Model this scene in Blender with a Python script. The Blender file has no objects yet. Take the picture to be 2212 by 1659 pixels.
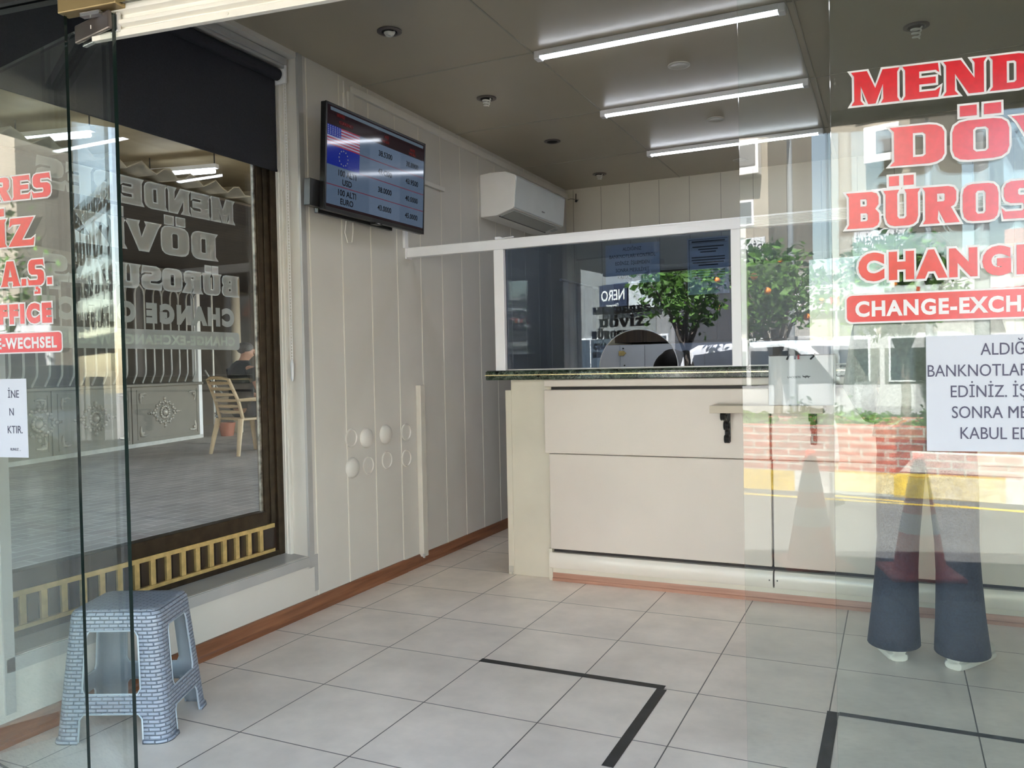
import bpy, bmesh, math, random
from mathutils import Vector, Matrix
random.seed(7)
SC = bpy.context.scene
COL = SC.collection
PI = math.pi
def R(d): return math.radians(d)

# ------------------------------------------------------------------ camera
cam_d = bpy.data.cameras.new('camera')
cam = bpy.data.objects.new('camera', cam_d)
COL.objects.link(cam)
cam_d.sensor_fit = 'HORIZONTAL'
cam_d.sensor_width = 36.0
cam_d.lens = 28.791
cam_d.clip_start = 0.05
cam_d.clip_end = 500
CAM = Vector((2.4672, -4.3337, 1.2178))
def _axes(yaw, pitch, roll):
    f = Vector((math.sin(yaw)*math.cos(pitch), math.cos(yaw)*math.cos(pitch), math.sin(pitch)))
    r = Vector((math.cos(yaw), -math.sin(yaw), 0))
    u = r.cross(f)
    return r*math.cos(roll)+u*math.sin(roll), -r*math.sin(roll)+u*math.cos(roll), f
_r, _u, _f = _axes(-.437918658, -.0217422236, -.0200997833)
cam.matrix_world = Matrix(((_r.x, _u.x, -_f.x, CAM.x), (_r.y, _u.y, -_f.y, CAM.y), (_r.z, _u.z, -_f.z, CAM.z), (0, 0, 0, 1)))
SC.camera = cam

# ------------------------------------------------------------------ sky, sun, exposure
world = bpy.data.worlds.new('world')
SC.world = world
world.use_nodes = True
_nt = world.node_tree
_nt.nodes.clear()
_o = _nt.nodes.new('ShaderNodeOutputWorld')
_b = _nt.nodes.new('ShaderNodeBackground')
_s = _nt.nodes.new('ShaderNodeTexSky')
_s.sky_type = 'NISHITA'
_s.sun_disc = False
_s.sun_elevation = R(58)
_s.sun_rotation = R(-20)
_s.air_density = 1.0
_s.dust_density = 0.8
_s.ozone_density = 1.5
_b.inputs['Strength'].default_value = 0.125
_h = _nt.nodes.new('ShaderNodeMix')
_h.data_type = 'RGBA'; _h.blend_type = 'MULTIPLY'; _h.inputs[0].default_value = 1.0
_h.inputs[7].default_value = (1.17, 1.02, .84, 1)      # hazy summer sky, a little warmer than clear air
_nt.links.new(_s.outputs[0], _h.inputs[6])
_nt.links.new(_h.outputs[2], _b.inputs[0])
_nt.links.new(_b.outputs[0], _o.inputs[0])
sun_d = bpy.data.lights.new('sun', 'SUN')
sun_d.energy = 8.0
sun_d.angle = R(0.6)
sun_d.color = (1.0, .955, .90)
sun = bpy.data.objects.new('sun', sun_d)
COL.objects.link(sun)
_az, _el = R(-20), R(58)
_sd = Vector((math.sin(_az)*math.cos(_el), math.cos(_az)*math.cos(_el), math.sin(_el)))
sun.rotation_euler = _sd.to_track_quat('Z', 'Y').to_euler()
sun.location = (0, 0, 12)
SC.view_settings.view_transform = 'Standard'
SC.view_settings.look = 'None'
SC.view_settings.exposure = 4.0
SC.view_settings.gamma = 1.0
SC.view_settings.use_curve_mapping = False
SC.cycles.use_denoising = True
SC.cycles.max_bounces = 10
SC.cycles.diffuse_bounces = 5
SC.cycles.glossy_bounces = 5
SC.cycles.transmission_bounces = 6
SC.cycles.transparent_max_bounces = 24
SC.cycles.caustics_reflective = False
SC.cycles.caustics_refractive = False
SC.cycles.sample_clamp_indirect = 6.0

# ------------------------------------------------------------------ materials
MATS = {}
def _new(name):
    m = bpy.data.materials.new(name)
    m.use_nodes = True
    nt = m.node_tree
    return m, nt, nt.nodes, nt.links
def _pos(n, l, scale=(1, 1, 1)):
    g = n.new('ShaderNodeNewGeometry')
    mp = n.new('ShaderNodeMapping')
    mp.inputs['Scale'].default_value = scale
    l.new(g.outputs['Position'], mp.inputs['Vector'])
    return mp.outputs[0]
def _obj(n, l, scale=(1, 1, 1)):
    g = n.new('ShaderNodeTexCoord')
    mp = n.new('ShaderNodeMapping')
    mp.inputs['Scale'].default_value = scale
    l.new(g.outputs['Object'], mp.inputs['Vector'])
    return mp.outputs[0]
def mat(name, col, rough=.5, metal=0., var=.06, vscale=6., stretch=(1, 1, 1), bump=0., spec=.5, emit=None, estr=0., col2=None, trans=0., detail=4., coords=None, contrast=(.35, .65)):
    """Principled surface whose colour wanders a little with noise."""
    if name in MATS: return MATS[name]
    m, nt, n, l = _new(name)
    p = n['Principled BSDF']
    p.inputs['Roughness'].default_value = rough
    p.inputs['Metallic'].default_value = metal
    p.inputs['Specular IOR Level'].default_value = spec
    v = (coords or _obj)(n, l, stretch)
    t = n.new('ShaderNodeTexNoise')
    t.inputs['Scale'].default_value = vscale
    t.inputs['Detail'].default_value = detail
    l.new(v, t.inputs['Vector'])
    r = n.new('ShaderNodeValToRGB')
    c2 = col2 or tuple(max(0, c*(1-var)) for c in col)
    c1 = col if col2 else tuple(min(1, c*(1+var)) for c in col)
    r.color_ramp.elements[0].color = (*c2, 1)
    r.color_ramp.elements[1].color = (*c1, 1)
    r.color_ramp.elements[0].position, r.color_ramp.elements[1].position = contrast
    l.new(t.outputs[0], r.inputs[0])
    l.new(r.outputs[0], p.inputs['Base Color'])
    if bump:
        b = n.new('ShaderNodeBump')
        b.inputs['Strength'].default_value = bump
        b.inputs['Distance'].default_value = .01
        l.new(t.outputs[0], b.inputs['Height'])
        l.new(b.outputs[0], p.inputs['Normal'])
    if emit:
        p.inputs['Emission Color'].default_value = (*emit, 1)
        p.inputs['Emission Strength'].default_value = estr
    if trans:
        o = n['Material Output']
        tr = n.new('ShaderNodeBsdfTranslucent')
        mx = n.new('ShaderNodeMixShader')
        mx.inputs[0].default_value = trans
        l.new(r.outputs[0], tr.inputs[0])
        l.new(p.outputs[0], mx.inputs[1]); l.new(tr.outputs[0], mx.inputs[2])
        l.new(mx.outputs[0], o.inputs[0])
    MATS[name] = m
    return m
def glow(name, col, strength):
    if name in MATS: return MATS[name]
    m, nt, n, l = _new(name)
    p = n['Principled BSDF']
    p.inputs['Base Color'].default_value = (.8, .8, .8, 1)
    p.inputs['Roughness'].default_value = .4
    p.inputs['Emission Color'].default_value = (*col, 1)
    p.inputs['Emission Strength'].default_value = strength
    MATS[name] = m
    return m
def glass(name, tint=(.96, .985, .97), ior=1.5, boost=1.0, dust=0.0):
    """Flat pane: each face lets tinted light through and mirrors by Fresnel."""
    if name in MATS: return MATS[name]
    m, nt, n, l = _new(name)
    n.remove(n['Principled BSDF'])
    o = n['Material Output']
    tr = n.new('ShaderNodeBsdfTransparent')
    tr.inputs[0].default_value = (*tint, 1)
    gl = n.new('ShaderNodeBsdfGlossy')
    gl.inputs['Roughness'].default_value = 0.0
    gl.inputs['Color'].default_value = (1, 1, 1, 1)
    g = n.new('ShaderNodeNewGeometry')
    mr = n.new('ShaderNodeMapRange')
    mr.inputs['To Min'].default_value = ior
    mr.inputs['To Max'].default_value = 1.0/ior
    l.new(g.outputs['Backfacing'], mr.inputs['Value'])
    fr = n.new('ShaderNodeFresnel')
    l.new(mr.outputs[0], fr.inputs['IOR'])
    ma = n.new('ShaderNodeMath'); ma.operation = 'MULTIPLY'; ma.use_clamp = True
    ma.inputs[1].default_value = boost
    l.new(fr.outputs[0], ma.inputs[0])
    mx = n.new('ShaderNodeMixShader')
    l.new(ma.outputs[0], mx.inputs[0]); l.new(tr.outputs[0], mx.inputs[1]); l.new(gl.outputs[0], mx.inputs[2])
    out = mx.outputs[0]
    if dust:
        t = n.new('ShaderNodeTexNoise'); t.inputs['Scale'].default_value = 60; t.inputs['Detail'].default_value = 6
        l.new(_pos(n, l, (1, 1, 4)), t.inputs['Vector'])
        z = n.new('ShaderNodeSeparateXYZ'); l.new(g.outputs['Position'], z.inputs[0])
        zr = n.new('ShaderNodeMapRange'); zr.inputs['From Min'].default_value = .75; zr.inputs['From Max'].default_value = .05
        l.new(z.outputs[2], zr.inputs['Value'])
        r = n.new('ShaderNodeMapRange'); r.inputs['From Min'].default_value = .52; r.inputs['From Max'].default_value = .72; r.inputs['To Max'].default_value = dust
        l.new(t.outputs[0], r.inputs['Value'])
        mm = n.new('ShaderNodeMath'); mm.operation = 'MULTIPLY'
        l.new(zr.outputs[0], mm.inputs[0]); l.new(r.outputs[0], mm.inputs[1])
        df = n.new('ShaderNodeBsdfDiffuse'); df.inputs[0].default_value = (.7, .7, .68, 1)
        m2 = n.new('ShaderNodeMixShader')
        l.new(mm.outputs[0], m2.inputs[0]); l.new(out, m2.inputs[1]); l.new(df.outputs[0], m2.inputs[2])
        out = m2.outputs[0]
    l.new(out, o.inputs[0])
    MATS[name] = m
    return m
def bricks(name, c1, c2, mortar, w, h, gap, rough=.5, offset=.5, bump=.3, coords='pos', axes='XY', noise=.15, nscale=5., spec=.5, smooth=.1):
    if name in MATS: return MATS[name]
    m, nt, n, l = _new(name)
    p = n['Principled BSDF']
    p.inputs['Roughness'].default_value = rough
    p.inputs['Specular IOR Level'].default_value = spec
    if coords == 'uv':
        uv = n.new('ShaderNodeUVMap'); vec = uv.outputs[0]
    else:
        src = _pos(n, l) if coords == 'pos' else _obj(n, l)
        s = n.new('ShaderNodeSeparateXYZ'); c = n.new('ShaderNodeCombineXYZ')
        l.new(src, s.inputs[0])
        for k, ax in enumerate(axes): l.new(s.outputs['XYZ'.index(ax)], c.inputs[k])
        vec = c.outputs[0]
    b = n.new('ShaderNodeTexBrick')
    b.offset = offset; b.squash = 1.0
    b.inputs['Color1'].default_value = (*c1, 1); b.inputs['Color2'].default_value = (*c2, 1); b.inputs['Mortar'].default_value = (*mortar, 1)
    b.inputs['Scale'].default_value = 1.0
    b.inputs['Mortar Size'].default_value = gap
    b.inputs['Mortar Smooth'].default_value = smooth
    b.inputs['Brick Width'].default_value = w; b.inputs['Row Height'].default_value = h
    l.new(vec, b.inputs['Vector'])
    t = n.new('ShaderNodeTexNoise'); t.inputs['Scale'].default_value = nscale; t.inputs['Detail'].default_value = 8; t.inputs['Roughness'].default_value = .62
    l.new(_pos(n, l) if coords == 'pos' else _obj(n, l), t.inputs['Vector'])
    mr = n.new('ShaderNodeMapRange'); mr.inputs['From Min'].default_value = .3; mr.inputs['From Max'].default_value = .7
    mr.inputs['To Min'].default_value = 1-noise; mr.inputs['To Max'].default_value = 1+noise
    l.new(t.outputs[0], mr.inputs['Value'])
    mx = n.new('ShaderNodeMix'); mx.data_type = 'RGBA'; mx.blend_type = 'MULTIPLY'; mx.inputs[0].default_value = 1
    l.new(b.outputs['Color'], mx.inputs[6]); l.new(mr.outputs[0], mx.inputs[7])
    l.new(mx.outputs[2], p.inputs['Base Color'])
    if bump:
        inv = n.new('ShaderNodeMath'); inv.operation = 'SUBTRACT'; inv.inputs[0].default_value = 1
        l.new(b.outputs['Fac'], inv.inputs[1])
        bp = n.new('ShaderNodeBump'); bp.inputs['Strength'].default_value = bump; bp.inputs['Distance'].default_value = .004
        l.new(inv.outputs[0], bp.inputs['Height']); l.new(bp.outputs[0], p.inputs['Normal'])
    MATS[name] = m
    return m

# ------------------------------------------------------------------ mesh builder
class B:
    def __init__(self): self.bm = bmesh.new(); self.mi = 0
    def _f(self, vs):
        try:
            f = self.bm.faces.new(vs); f.material_index = self.mi; return f
        except ValueError: return None
    def box(self, x0, x1, y0, y1, z0, z1):
        return self.obox(Vector(((x0+x1)/2, (y0+y1)/2, (z0+z1)/2)), (abs(x1-x0), abs(y1-y0), abs(z1-z0)))
    def obox(self, c, size, rot=None):
        c = Vector(c); sx, sy, sz = (s/2 for s in size)
        M = rot or Matrix.Identity(3)
        v = [self.bm.verts.new(c + M @ Vector((a*sx, b*sy, d*sz))) for a in (-1, 1) for b in (-1, 1) for d in (-1, 1)]
        for q in ((0, 1, 3, 2), (4, 6, 7, 5), (0, 4, 5, 1), (2, 3, 7, 6), (0, 2, 6, 4), (1, 5, 7, 3)): self._f([v[i] for i in q])
        return self
    def ring(self, c, ex, ey, rx, ry, seg, p=1.0):
        vs = []
        for i in range(seg):
            a = 2*PI*i/seg
            ca, sa = math.cos(a), math.sin(a)
            if p != 1.0:
                ca = math.copysign(abs(ca)**p, ca); sa = math.copysign(abs(sa)**p, sa)
            vs.append(self.bm.verts.new(Vector(c) + ex*(rx*ca) + ey*(ry*sa)))
        return vs
    def bridge(self, a, b):
        n = len(a)
        for i in range(n): self._f([a[i], a[(i+1) % n], b[(i+1) % n], b[i]])
    def cyl(self, p0, p1, r0, r1=None, seg=16, caps=True):
        p0, p1 = Vector(p0), Vector(p1); r1 = r0 if r1 is None else r1
        d = (p1-p0).normalized(); ex = d.orthogonal().normalized(); ey = d.cross(ex)
        a = self.ring(p0, ex, ey, r0, r0, seg); b = self.ring(p1, ex, ey, r1, r1, seg)
        self.bridge(a, b)
        if caps: self._f(a[::-1]); self._f(b)
        return self
    def tube(self, pts, r, seg=8, caps=True):
        pts = [Vector(p) for p in pts]; prev = None; first = None; ex = None
        for i, p in enumerate(pts):
            d = (pts[min(i+1, len(pts)-1)]-pts[max(i-1, 0)]).normalized()
            ex = (ex - d*ex.dot(d)).normalized() if ex is not None and (ex - d*ex.dot(d)).length > 1e-5 else d.orthogonal().normalized()
            ey = d.cross(ex); rr = r[i] if isinstance(r, (list, tuple)) else r
            cur = self.ring(p, ex, ey, rr, rr, seg)
            if prev: self.bridge(prev, cur)
            else: first = cur
            prev = cur
        if caps: self._f(first[::-1]); self._f(prev)
        return self
    def lathe(self, prof, c=(0, 0, 0), axis='Z', seg=24, closed=False):
        c = Vector(c)
        ez = {'Z': Vector((0, 0, 1)), 'X': Vector((1, 0, 0)), 'Y': Vector((0, 1, 0))}[axis]
        ex = ez.orthogonal().normalized(); ey = ez.cross(ex); prev = None; first = None
        for r, h in prof:
            cur = self.ring(c+ez*h, ex, ey, max(r, 1e-4), max(r, 1e-4), seg)
            if prev: self.bridge(prev, cur)
            else: first = cur
            prev = cur
        if closed: self.bridge(prev, first)
        else: self._f(first[::-1]); self._f(prev)
        return self
    def loft(self, rings, seg=16, p=1.0, caps=True):
        """rings: (centre, rx, ry[, ex, ey])"""
        prev = first = None
        for rg in rings:
            c, rx, ry = rg[:3]
            ex, ey = (rg[3], rg[4]) if len(rg) > 3 else (Vector((1, 0, 0)), Vector((0, 1, 0)))
            cur = self.ring(c, Vector(ex), Vector(ey), rx, ry, seg, p)
            if prev: self.bridge(prev, cur)
            else: first = cur
            prev = cur
        if caps: self._f(first[::-1]); self._f(prev)
        return self
    def sphere(self, c, r, seg=16, rings=10, s=(1, 1, 1)):
        c = Vector(c); prev = None
        for j in range(rings+1):
            a = PI*j/rings - PI/2
            cur = [self.bm.verts.new(c+Vector((s[0]*r*math.cos(a)*math.cos(2*PI*i/seg), s[1]*r*math.cos(a)*math.sin(2*PI*i/seg), s[2]*r*math.sin(a)))) for i in range(seg)]
            if prev: self.bridge(prev, cur)
            prev = cur
        return self
    def prism(self, poly, o, ex, ey, en, depth):
        """polygon in the (ex, ey) plane at o, thickened along en"""
        o, ex, ey, en = Vector(o), Vector(ex), Vector(ey), Vector(en)
        a = [self.bm.verts.new(o+ex*x+ey*y) for x, y in poly]
        b = [self.bm.verts.new(o+ex*x+ey*y+en*depth) for x, y in poly]
        self._f(a[::-1]); self._f(b); self.bridge(a, b)
        return self
    def quad(self, a, b, c, d): self._f([self.bm.verts.new(Vector(p)) for p in (a, b, c, d)]); return self
    def add(self, mesh, M=None):
        k = len(self.bm.verts); self.bm.from_mesh(mesh)
        self.bm.verts.ensure_lookup_table()
        if M is not None:
            for v in self.bm.verts[k:]: v.co = M @ v.co
        return self
def obj(name, b, m, parent=None, smooth=False, bevel=0., local=False, kind=None, keep=True, segs=2, fixn=True, label=None):
    """link builder b as one mesh object; vertices are in world space unless local"""
    if b.bm.verts and fixn and not b.bm.loops.layers.uv: bmesh.ops.remove_doubles(b.bm, verts=b.bm.verts, dist=1e-5)
    if fixn: bmesh.ops.recalc_face_normals(b.bm, faces=b.bm.faces)
    me = bpy.data.meshes.new(name)
    b.bm.to_mesh(me); b.bm.free()
    for x in (m if isinstance(m, (list, tuple)) else [m]): me.materials.append(x)
    if smooth:
        for p in me.polygons: p.use_smooth = True
        if smooth != 'all':
            try: me.set_sharp_from_angle(angle=R(35))
            except Exception: pass
    o = bpy.data.objects.new(name, me)
    COL.objects.link(o)
    if parent is not None:
        o.parent = parent
        if not local:
            t = Vector(parent.location)
            q = parent.parent
            while q is not None: t += Vector(q.location); q = q.parent
            o.location = -t
    if bevel:
        md = o.modifiers.new('bevel', 'BEVEL'); md.width = bevel; md.segments = segs; md.limit_method = 'ANGLE'
    if kind: o['kind'] = kind
    if label: o['label'] = label
    return o
def tag(o, label, cat, group=None, kind=None):
    o['label'] = label; o['category'] = cat
    if group: o['group'] = group
    if kind: o['kind'] = kind
    return o
def thing(name, label, cat, loc=(0, 0, 0), rz=0., group=None, rot=None):
    o = bpy.data.objects.new(name, None)
    COL.objects.link(o)
    o.empty_display_size = .05
    o.location = loc
    o.rotation_euler = rot or (0, 0, rz)
    return tag(o, label, cat, group)
def copy_tree(o, parent=None):
    c = o.copy(); COL.objects.link(c); c.parent = parent
    for ch in list(o.children): copy_tree(ch, c)
    return c
def struct(name, b, m, **k): return obj(name, b, m, kind='structure', **k)

# ------------------------------------------------------------------ writing
SER = {
 'M': (1.26, [[(-.06,1),(.4,1),(.62,.48),(.82,1),(1.3,1),(1.23,.87),(1.23,.13),(1.3,0),(.76,0),(.83,.13),(.83,.55),(.63,0),(.42,0),(.22,.55),(.22,.13),(.32,0),(-.06,0),(.03,.14),(.03,.86)]]),
 'E': (.95, [[(-.05,0),(.03,.13),(.03,.87),(-.05,1),(.92,1),(.95,.7),(.85,.79),(.42,.79),(.42,.61),(.86,.61),(.86,.41),(.42,.41),(.42,.21),(.84,.21),(.98,.31),(.92,0)]]),
 'N': (1.06, [[(-.06,0),(.03,.13),(.03,.87),(-.05,1),(.42,1),(.77,.45),(.77,.87),(.69,1),(1.1,1),(1.02,.87),(1.02,0),(.62,0),(.27,.6),(.27,.13),(.37,0)]]),
 'D': (1.0, [[(-.06,0),(.03,.12),(.03,.88),(-.06,1),(.7,1),(.84,.97),(.94,.9),(.99,.78),(.99,.22),(.94,.1),(.84,.03),(.7,0)],[(.4,.2),(.58,.2),(.63,.25),(.63,.75),(.58,.8),(.4,.8)]]),
 'R': (1.0, [[(-.05,0),(.03,.12),(.03,.88),(-.05,1),(.72,1),(.88,.96),(.96,.85),(.96,.6),(.9,.48),(.8,.43),(1.06,0),(.62,0),(.43,.36),(.41,.12),(.48,0)],[(.4,.6),(.58,.6),(.61,.63),(.61,.78),(.58,.8),(.4,.8)]]),
 'S': (1.0, [[(.92,1),(.97,.7),(.86,.78),(.46,.79),(.42,.75),(.42,.65),(.46,.62),(.78,.61),(.92,.54),(.97,.42),(.97,.2),(.9,.07),(.76,0),(0,0),(-.06,.31),(.06,.21),(.52,.21),(.57,.25),(.57,.36),(.53,.4),(.2,.41),(.06,.48),(.01,.6),(.01,.82),(.08,.94),(.22,1)]]),
 'O': (1.02, [[(.28,0),(.13,.03),(.03,.12),(-.01,.28),(-.01,.72),(.03,.88),(.13,.97),(.28,1),(.74,1),(.89,.97),(.99,.88),(1.03,.72),(1.03,.28),(.99,.12),(.89,.03),(.74,0)],[(.43,.2),(.6,.2),(.65,.26),(.65,.74),(.6,.8),(.43,.8),(.38,.74),(.38,.26)]]),
 'V': (1.06, [[(-.1,1),(.44,1),(.4,.9),(.6,.4),(.72,.88),(.68,1),(1.14,1),(1.04,.86),(.68,0),(.36,0),(0,.86)]]),
 'I': (.42, [[(-.05,0),(.02,.13),(.02,.87),(-.05,1),(.47,1),(.4,.87),(.4,.13),(.47,0)]]),
 'Z': (.94, [[(.06,1),(.98,1),(.5,.22),(.84,.22),(.98,.32),(.94,0),(-.04,0),(.46,.77),(.14,.77),(0,.66)]]),
 'B': (1.0, [[(-.06,0),(.03,.12),(.03,.88),(-.06,1),(.74,1),(.9,.95),(.96,.84),(.96,.64),(.86,.52),(.97,.4),(.98,.17),(.92,.06),(.78,0)],[(.4,.61),(.56,.61),(.59,.64),(.59,.76),(.56,.8),(.4,.8)],[(.4,.2),(.57,.2),(.61,.24),(.61,.37),(.57,.41),(.4,.41)]]),
 'U': (1.04, [[(-.05,1),(.45,1),(.39,.88),(.39,.27),(.44,.21),(.6,.21),(.65,.27),(.65,.88),(.59,1),(1.09,1),(1.01,.88),(1.01,.26),(.96,.1),(.86,.03),(.72,0),(.3,0),(.16,.03),(.07,.1),(.02,.26),(.02,.88)]]),
 'A': (1.08, [[(-.1,0),(0,.12),(.32,1),(.76,1),(1.08,.12),(1.18,0),(.66,0),(.7,.1),(.67,.2),(.39,.2),(.36,.1),(.42,0)],[(.44,.38),(.62,.38),(.53,.7)]]),
 '.': (.3, [[(0,0),(.3,0),(.3,.28),(0,.28)]]),
 ' ': (.36, []),
}
_DOT2 = [[(.13,1.1),(.45,1.1),(.45,1.38),(.13,1.38)],[(.57,1.1),(.89,1.1),(.89,1.38),(.57,1.38)]]
SER['Ö'] = (1.02, SER['O'][1]+_DOT2)
SER['Ü'] = (1.04, SER['U'][1]+_DOT2)
SER['İ'] = (.42, SER['I'][1]+[[(.03,1.1),(.39,1.1),(.39,1.38),(.03,1.38)]])
SER['Ş'] = (1.0, SER['S'][1]+[[(.42,-.05),(.6,-.05),(.6,-.1),(.72,-.14),(.72,-.34),(.34,-.34),(.34,-.24),(.54,-.24),(.54,-.18),(.42,-.18)]])
def _mesh_of(cu):
    o = bpy.data.objects.new('tmp', cu); COL.objects.link(o)
    bpy.context.view_layer.update()
    dg = bpy.context.evaluated_depsgraph_get()
    me = bpy.data.meshes.new_from_object(o.evaluated_get(dg))
    bpy.data.objects.remove(o); return me
def _offset(poly, d):
    """polygon grown outwards by d (mitred, limited)"""
    n = len(poly); A = sum(poly[i][0]*poly[(i+1) % n][1]-poly[(i+1) % n][0]*poly[i][1] for i in range(n))
    sg = 1 if A > 0 else -1; out = []
    for i in range(n):
        p, q, r = Vector(poly[i-1]), Vector(poly[i]), Vector(poly[(i+1) % n])
        a, c = (q-p).normalized(), (r-q).normalized()
        na, nc = Vector((a.y, -a.x))*sg, Vector((c.y, -c.x))*sg
        m = na+nc
        k = m.length
        if k < .3: out.append(tuple(q+na*d)); continue
        m /= k; ln = min(d/max(m.dot(na), .35), d*1.9) if d > 0 else d/max(m.dot(na), .5)
        out.append(tuple(q+m*ln))
    return out
def serif_meshes(word, height, width=None, off=0., gap=.14):
    """flat mesh of a word in flared block capitals, grown by off; returns (mesh, word width)"""
    from mathutils.geometry import tessellate_polygon
    w = sum(SER[c][0] for c in word) + gap*(len(word)-1)
    sx = (width/w) if width else height
    me = bpy.data.meshes.new('word'); vs, fs = [], []
    x = 0
    for c in word:
        groups = []
        for k, poly in enumerate(SER[c][1]):
            q = [((x+px)*sx, py*height) for px, py in poly]
            ys = [p[1] for p in poly]
            if k and min(ys) >= 0 and max(ys) <= 1: groups[0].append(_offset(q, -off))
            else: groups.append([_offset(q, off)])
        for g in groups:
            k0 = len(vs)
            for q in g: vs += [(a, b_, 0) for a, b_ in q]
            for tri in tessellate_polygon([[Vector((a, b_, 0)) for a, b_ in q] for q in g]):
                i0, i1, i2 = (Vector(vs[k0+t]) for t in tri)
                tri = tri if (i1-i0).cross(i2-i0).z > 0 else tri[::-1]
                fs.append([k0+t for t in tri])
        x += SER[c][0]+gap
    me.from_pydata(vs, [], fs); me.update()
    return me, w*sx
def sans_mesh(text, height, width=None, off=0., align='LEFT', thick=.0004, spacing=1.0, line=1.0):
    cu = bpy.data.curves.new('tmp', 'FONT'); cu.body = text; cu.size = height/.727
    cu.align_x = align; cu.offset = off; cu.extrude = thick/2; cu.space_character = spacing; cu.space_line = line; cu.fill_mode = 'BOTH'
    cu.resolution_u = 4
    me = _mesh_of(cu)
    if width and len(me.vertices):
        xs = [v.co.x for v in me.vertices]; x0, x1 = min(xs), max(xs); k = width/(x1-x0)
        for v in me.vertices: v.co.x = (v.co.x-x0)*k
    return me
def frame(o, ex, ez):
    """matrix taking text space (x right, y up, z towards the reader) to the world"""
    ex = Vector(ex).normalized(); ez = Vector(ez).normalized(); n = ex.cross(ez)
    return Matrix(((ex.x, ez.x, n.x, o[0]), (ex.y, ez.y, n.y, o[1]), (ex.z, ez.z, n.z, o[2]), (0, 0, 0, 1)))
# ------------------------------------------------------------------ facade frame of reference
FA = Vector((-.2025, -3.0015, 0))
FU = Vector((.99167, .12880, 0))
FN = Vector((-.12880, .99167, 0))
FROT = Matrix(((FU.x, FN.x, 0), (FU.y, FN.y, 0), (0, 0, 1)))
def FP(s, off, z): return FA + FU*s + FN*off + Vector((0, 0, z))
def fbox(b, s0, s1, o0, o1, z0, z1): return b.obox(FP((s0+s1)/2, (o0+o1)/2, (z0+z1)/2), (s1-s0, o1-o0, z1-z0), FROT)
WX = -.2025
HC = 2.79

M_wall = mat('wall panel', (.62, .60, .565), .34, var=.03, vscale=2.2, coords=_pos)
M_joint = mat('panel joint', (.78, .75, .68), .3, var=.02)
M_white = mat('white paint', (.70, .685, .65), .32, var=.03, vscale=3)
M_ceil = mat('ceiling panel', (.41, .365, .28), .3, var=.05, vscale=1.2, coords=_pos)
M_cseam = mat('ceiling seam', (.36, .335, .275), .4, var=.04)
M_alu = mat('grey aluminium', (.42, .42, .42), .38, metal=.15, var=.04)
M_walu = mat('white aluminium', (.8, .8, .83), .3, var=.02, vscale=3)
M_bronze = mat('bronze anodised aluminium', (.055, .04, .026), .3, metal=.7, var=.2, vscale=20)
M_brass = mat('brass strip', (.72, .55, .24), .32, metal=.75, var=.12, vscale=30)
M_black = mat('black plastic', (.012, .012, .013), .32, var=.1)
M_gasket = mat('dark gap', (.025, .018, .016), .6, var=.1)
M_glass = glass('clear glass', (.97, .988, .98), boost=1.0)
M_gedge = mat('glass edge', (.004, .012, .011), .12, var=.1, spec=.6)
M_gdust = glass('dusty glass', (.955, .978, .966), ior=1.40, dust=.07)

def wood(name, dark, light, rough=.35, axis='Y', scale=1.0):
    st = {'Y': (30, 1.6, 30), 'X': (1.6, 30, 30), 'Z': (30, 30, 1.6)}[axis]
    return mat(name, light, rough, col2=dark, vscale=1.6*scale, stretch=st, detail=8, coords=_pos, contrast=(.3, .7))
M_wood = wood('brown baseboard wood', (.15, .055, .024), (.30, .125, .06))
M_woodx = wood('pinkish counter plinth wood', (.33, .16, .105), (.50, .275, .195), axis='X')

# floor of square tiles on a 45 cm grid
M_tile = bricks('floor tile', (.84, .745, .665), (.815, .72, .645), (.11, .095, .085), .45, .45, .0026, rough=.34, offset=0., bump=.25, noise=.14, nscale=3.2, smooth=.3)
b = B()
p = [FP(-.5, -.06, 0), FP(4.2, -.06, 0), Vector((4.0, 2.7, 0)), Vector((-.7, 2.7, 0))]
b.prism([(v.x, v.y) for v in p], (0, 0, -.12), (1, 0, 0), (0, 1, 0), (0, 0, 1), .12)
struct('floor', b, M_tile)

# left wall of upright panels with light joints, and the window opening
b = B()
b.box(-.42, WX, -2.98, 2.70, -.1, .285)
b.box(-.42, WX, -1.072, 2.70, .285, HC)
b.box(-.42, WX, -2.98, -2.60, .285, HC)
b.box(-.42, WX, -2.60, -1.072, 2.765, HC)
b.mi = 1
for k in range(-3, 10):
    y = -.203+.2668*k
    if y > -1.03: b.box(WX-.002, WX+.0018, y-.004, y+.004, .05, HC-.004)
struct('wall_left', b, [M_wall, M_joint])
# back wall
b = B()
b.box(-.42, 4.0, 2.588, 2.75, -.1, HC)
b.mi = 1
M_bj = mat('back wall joint', (.28, .26, .21), .5, var=.1)
for k in range(0, 15):
    x = -.131+.2605*k
    b.box(x-.0022, x+.0022, 2.5865, 2.60, 0, HC-.004)
struct('wall_back', b, [mat('back wall panel', (.60, .565, .47), .35, var=.03, vscale=2), M_bj])
b = B(); b.box(3.75, 3.95, -2.45, 2.70, -.1, HC)
struct('wall_right', b, M_wall)
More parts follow.
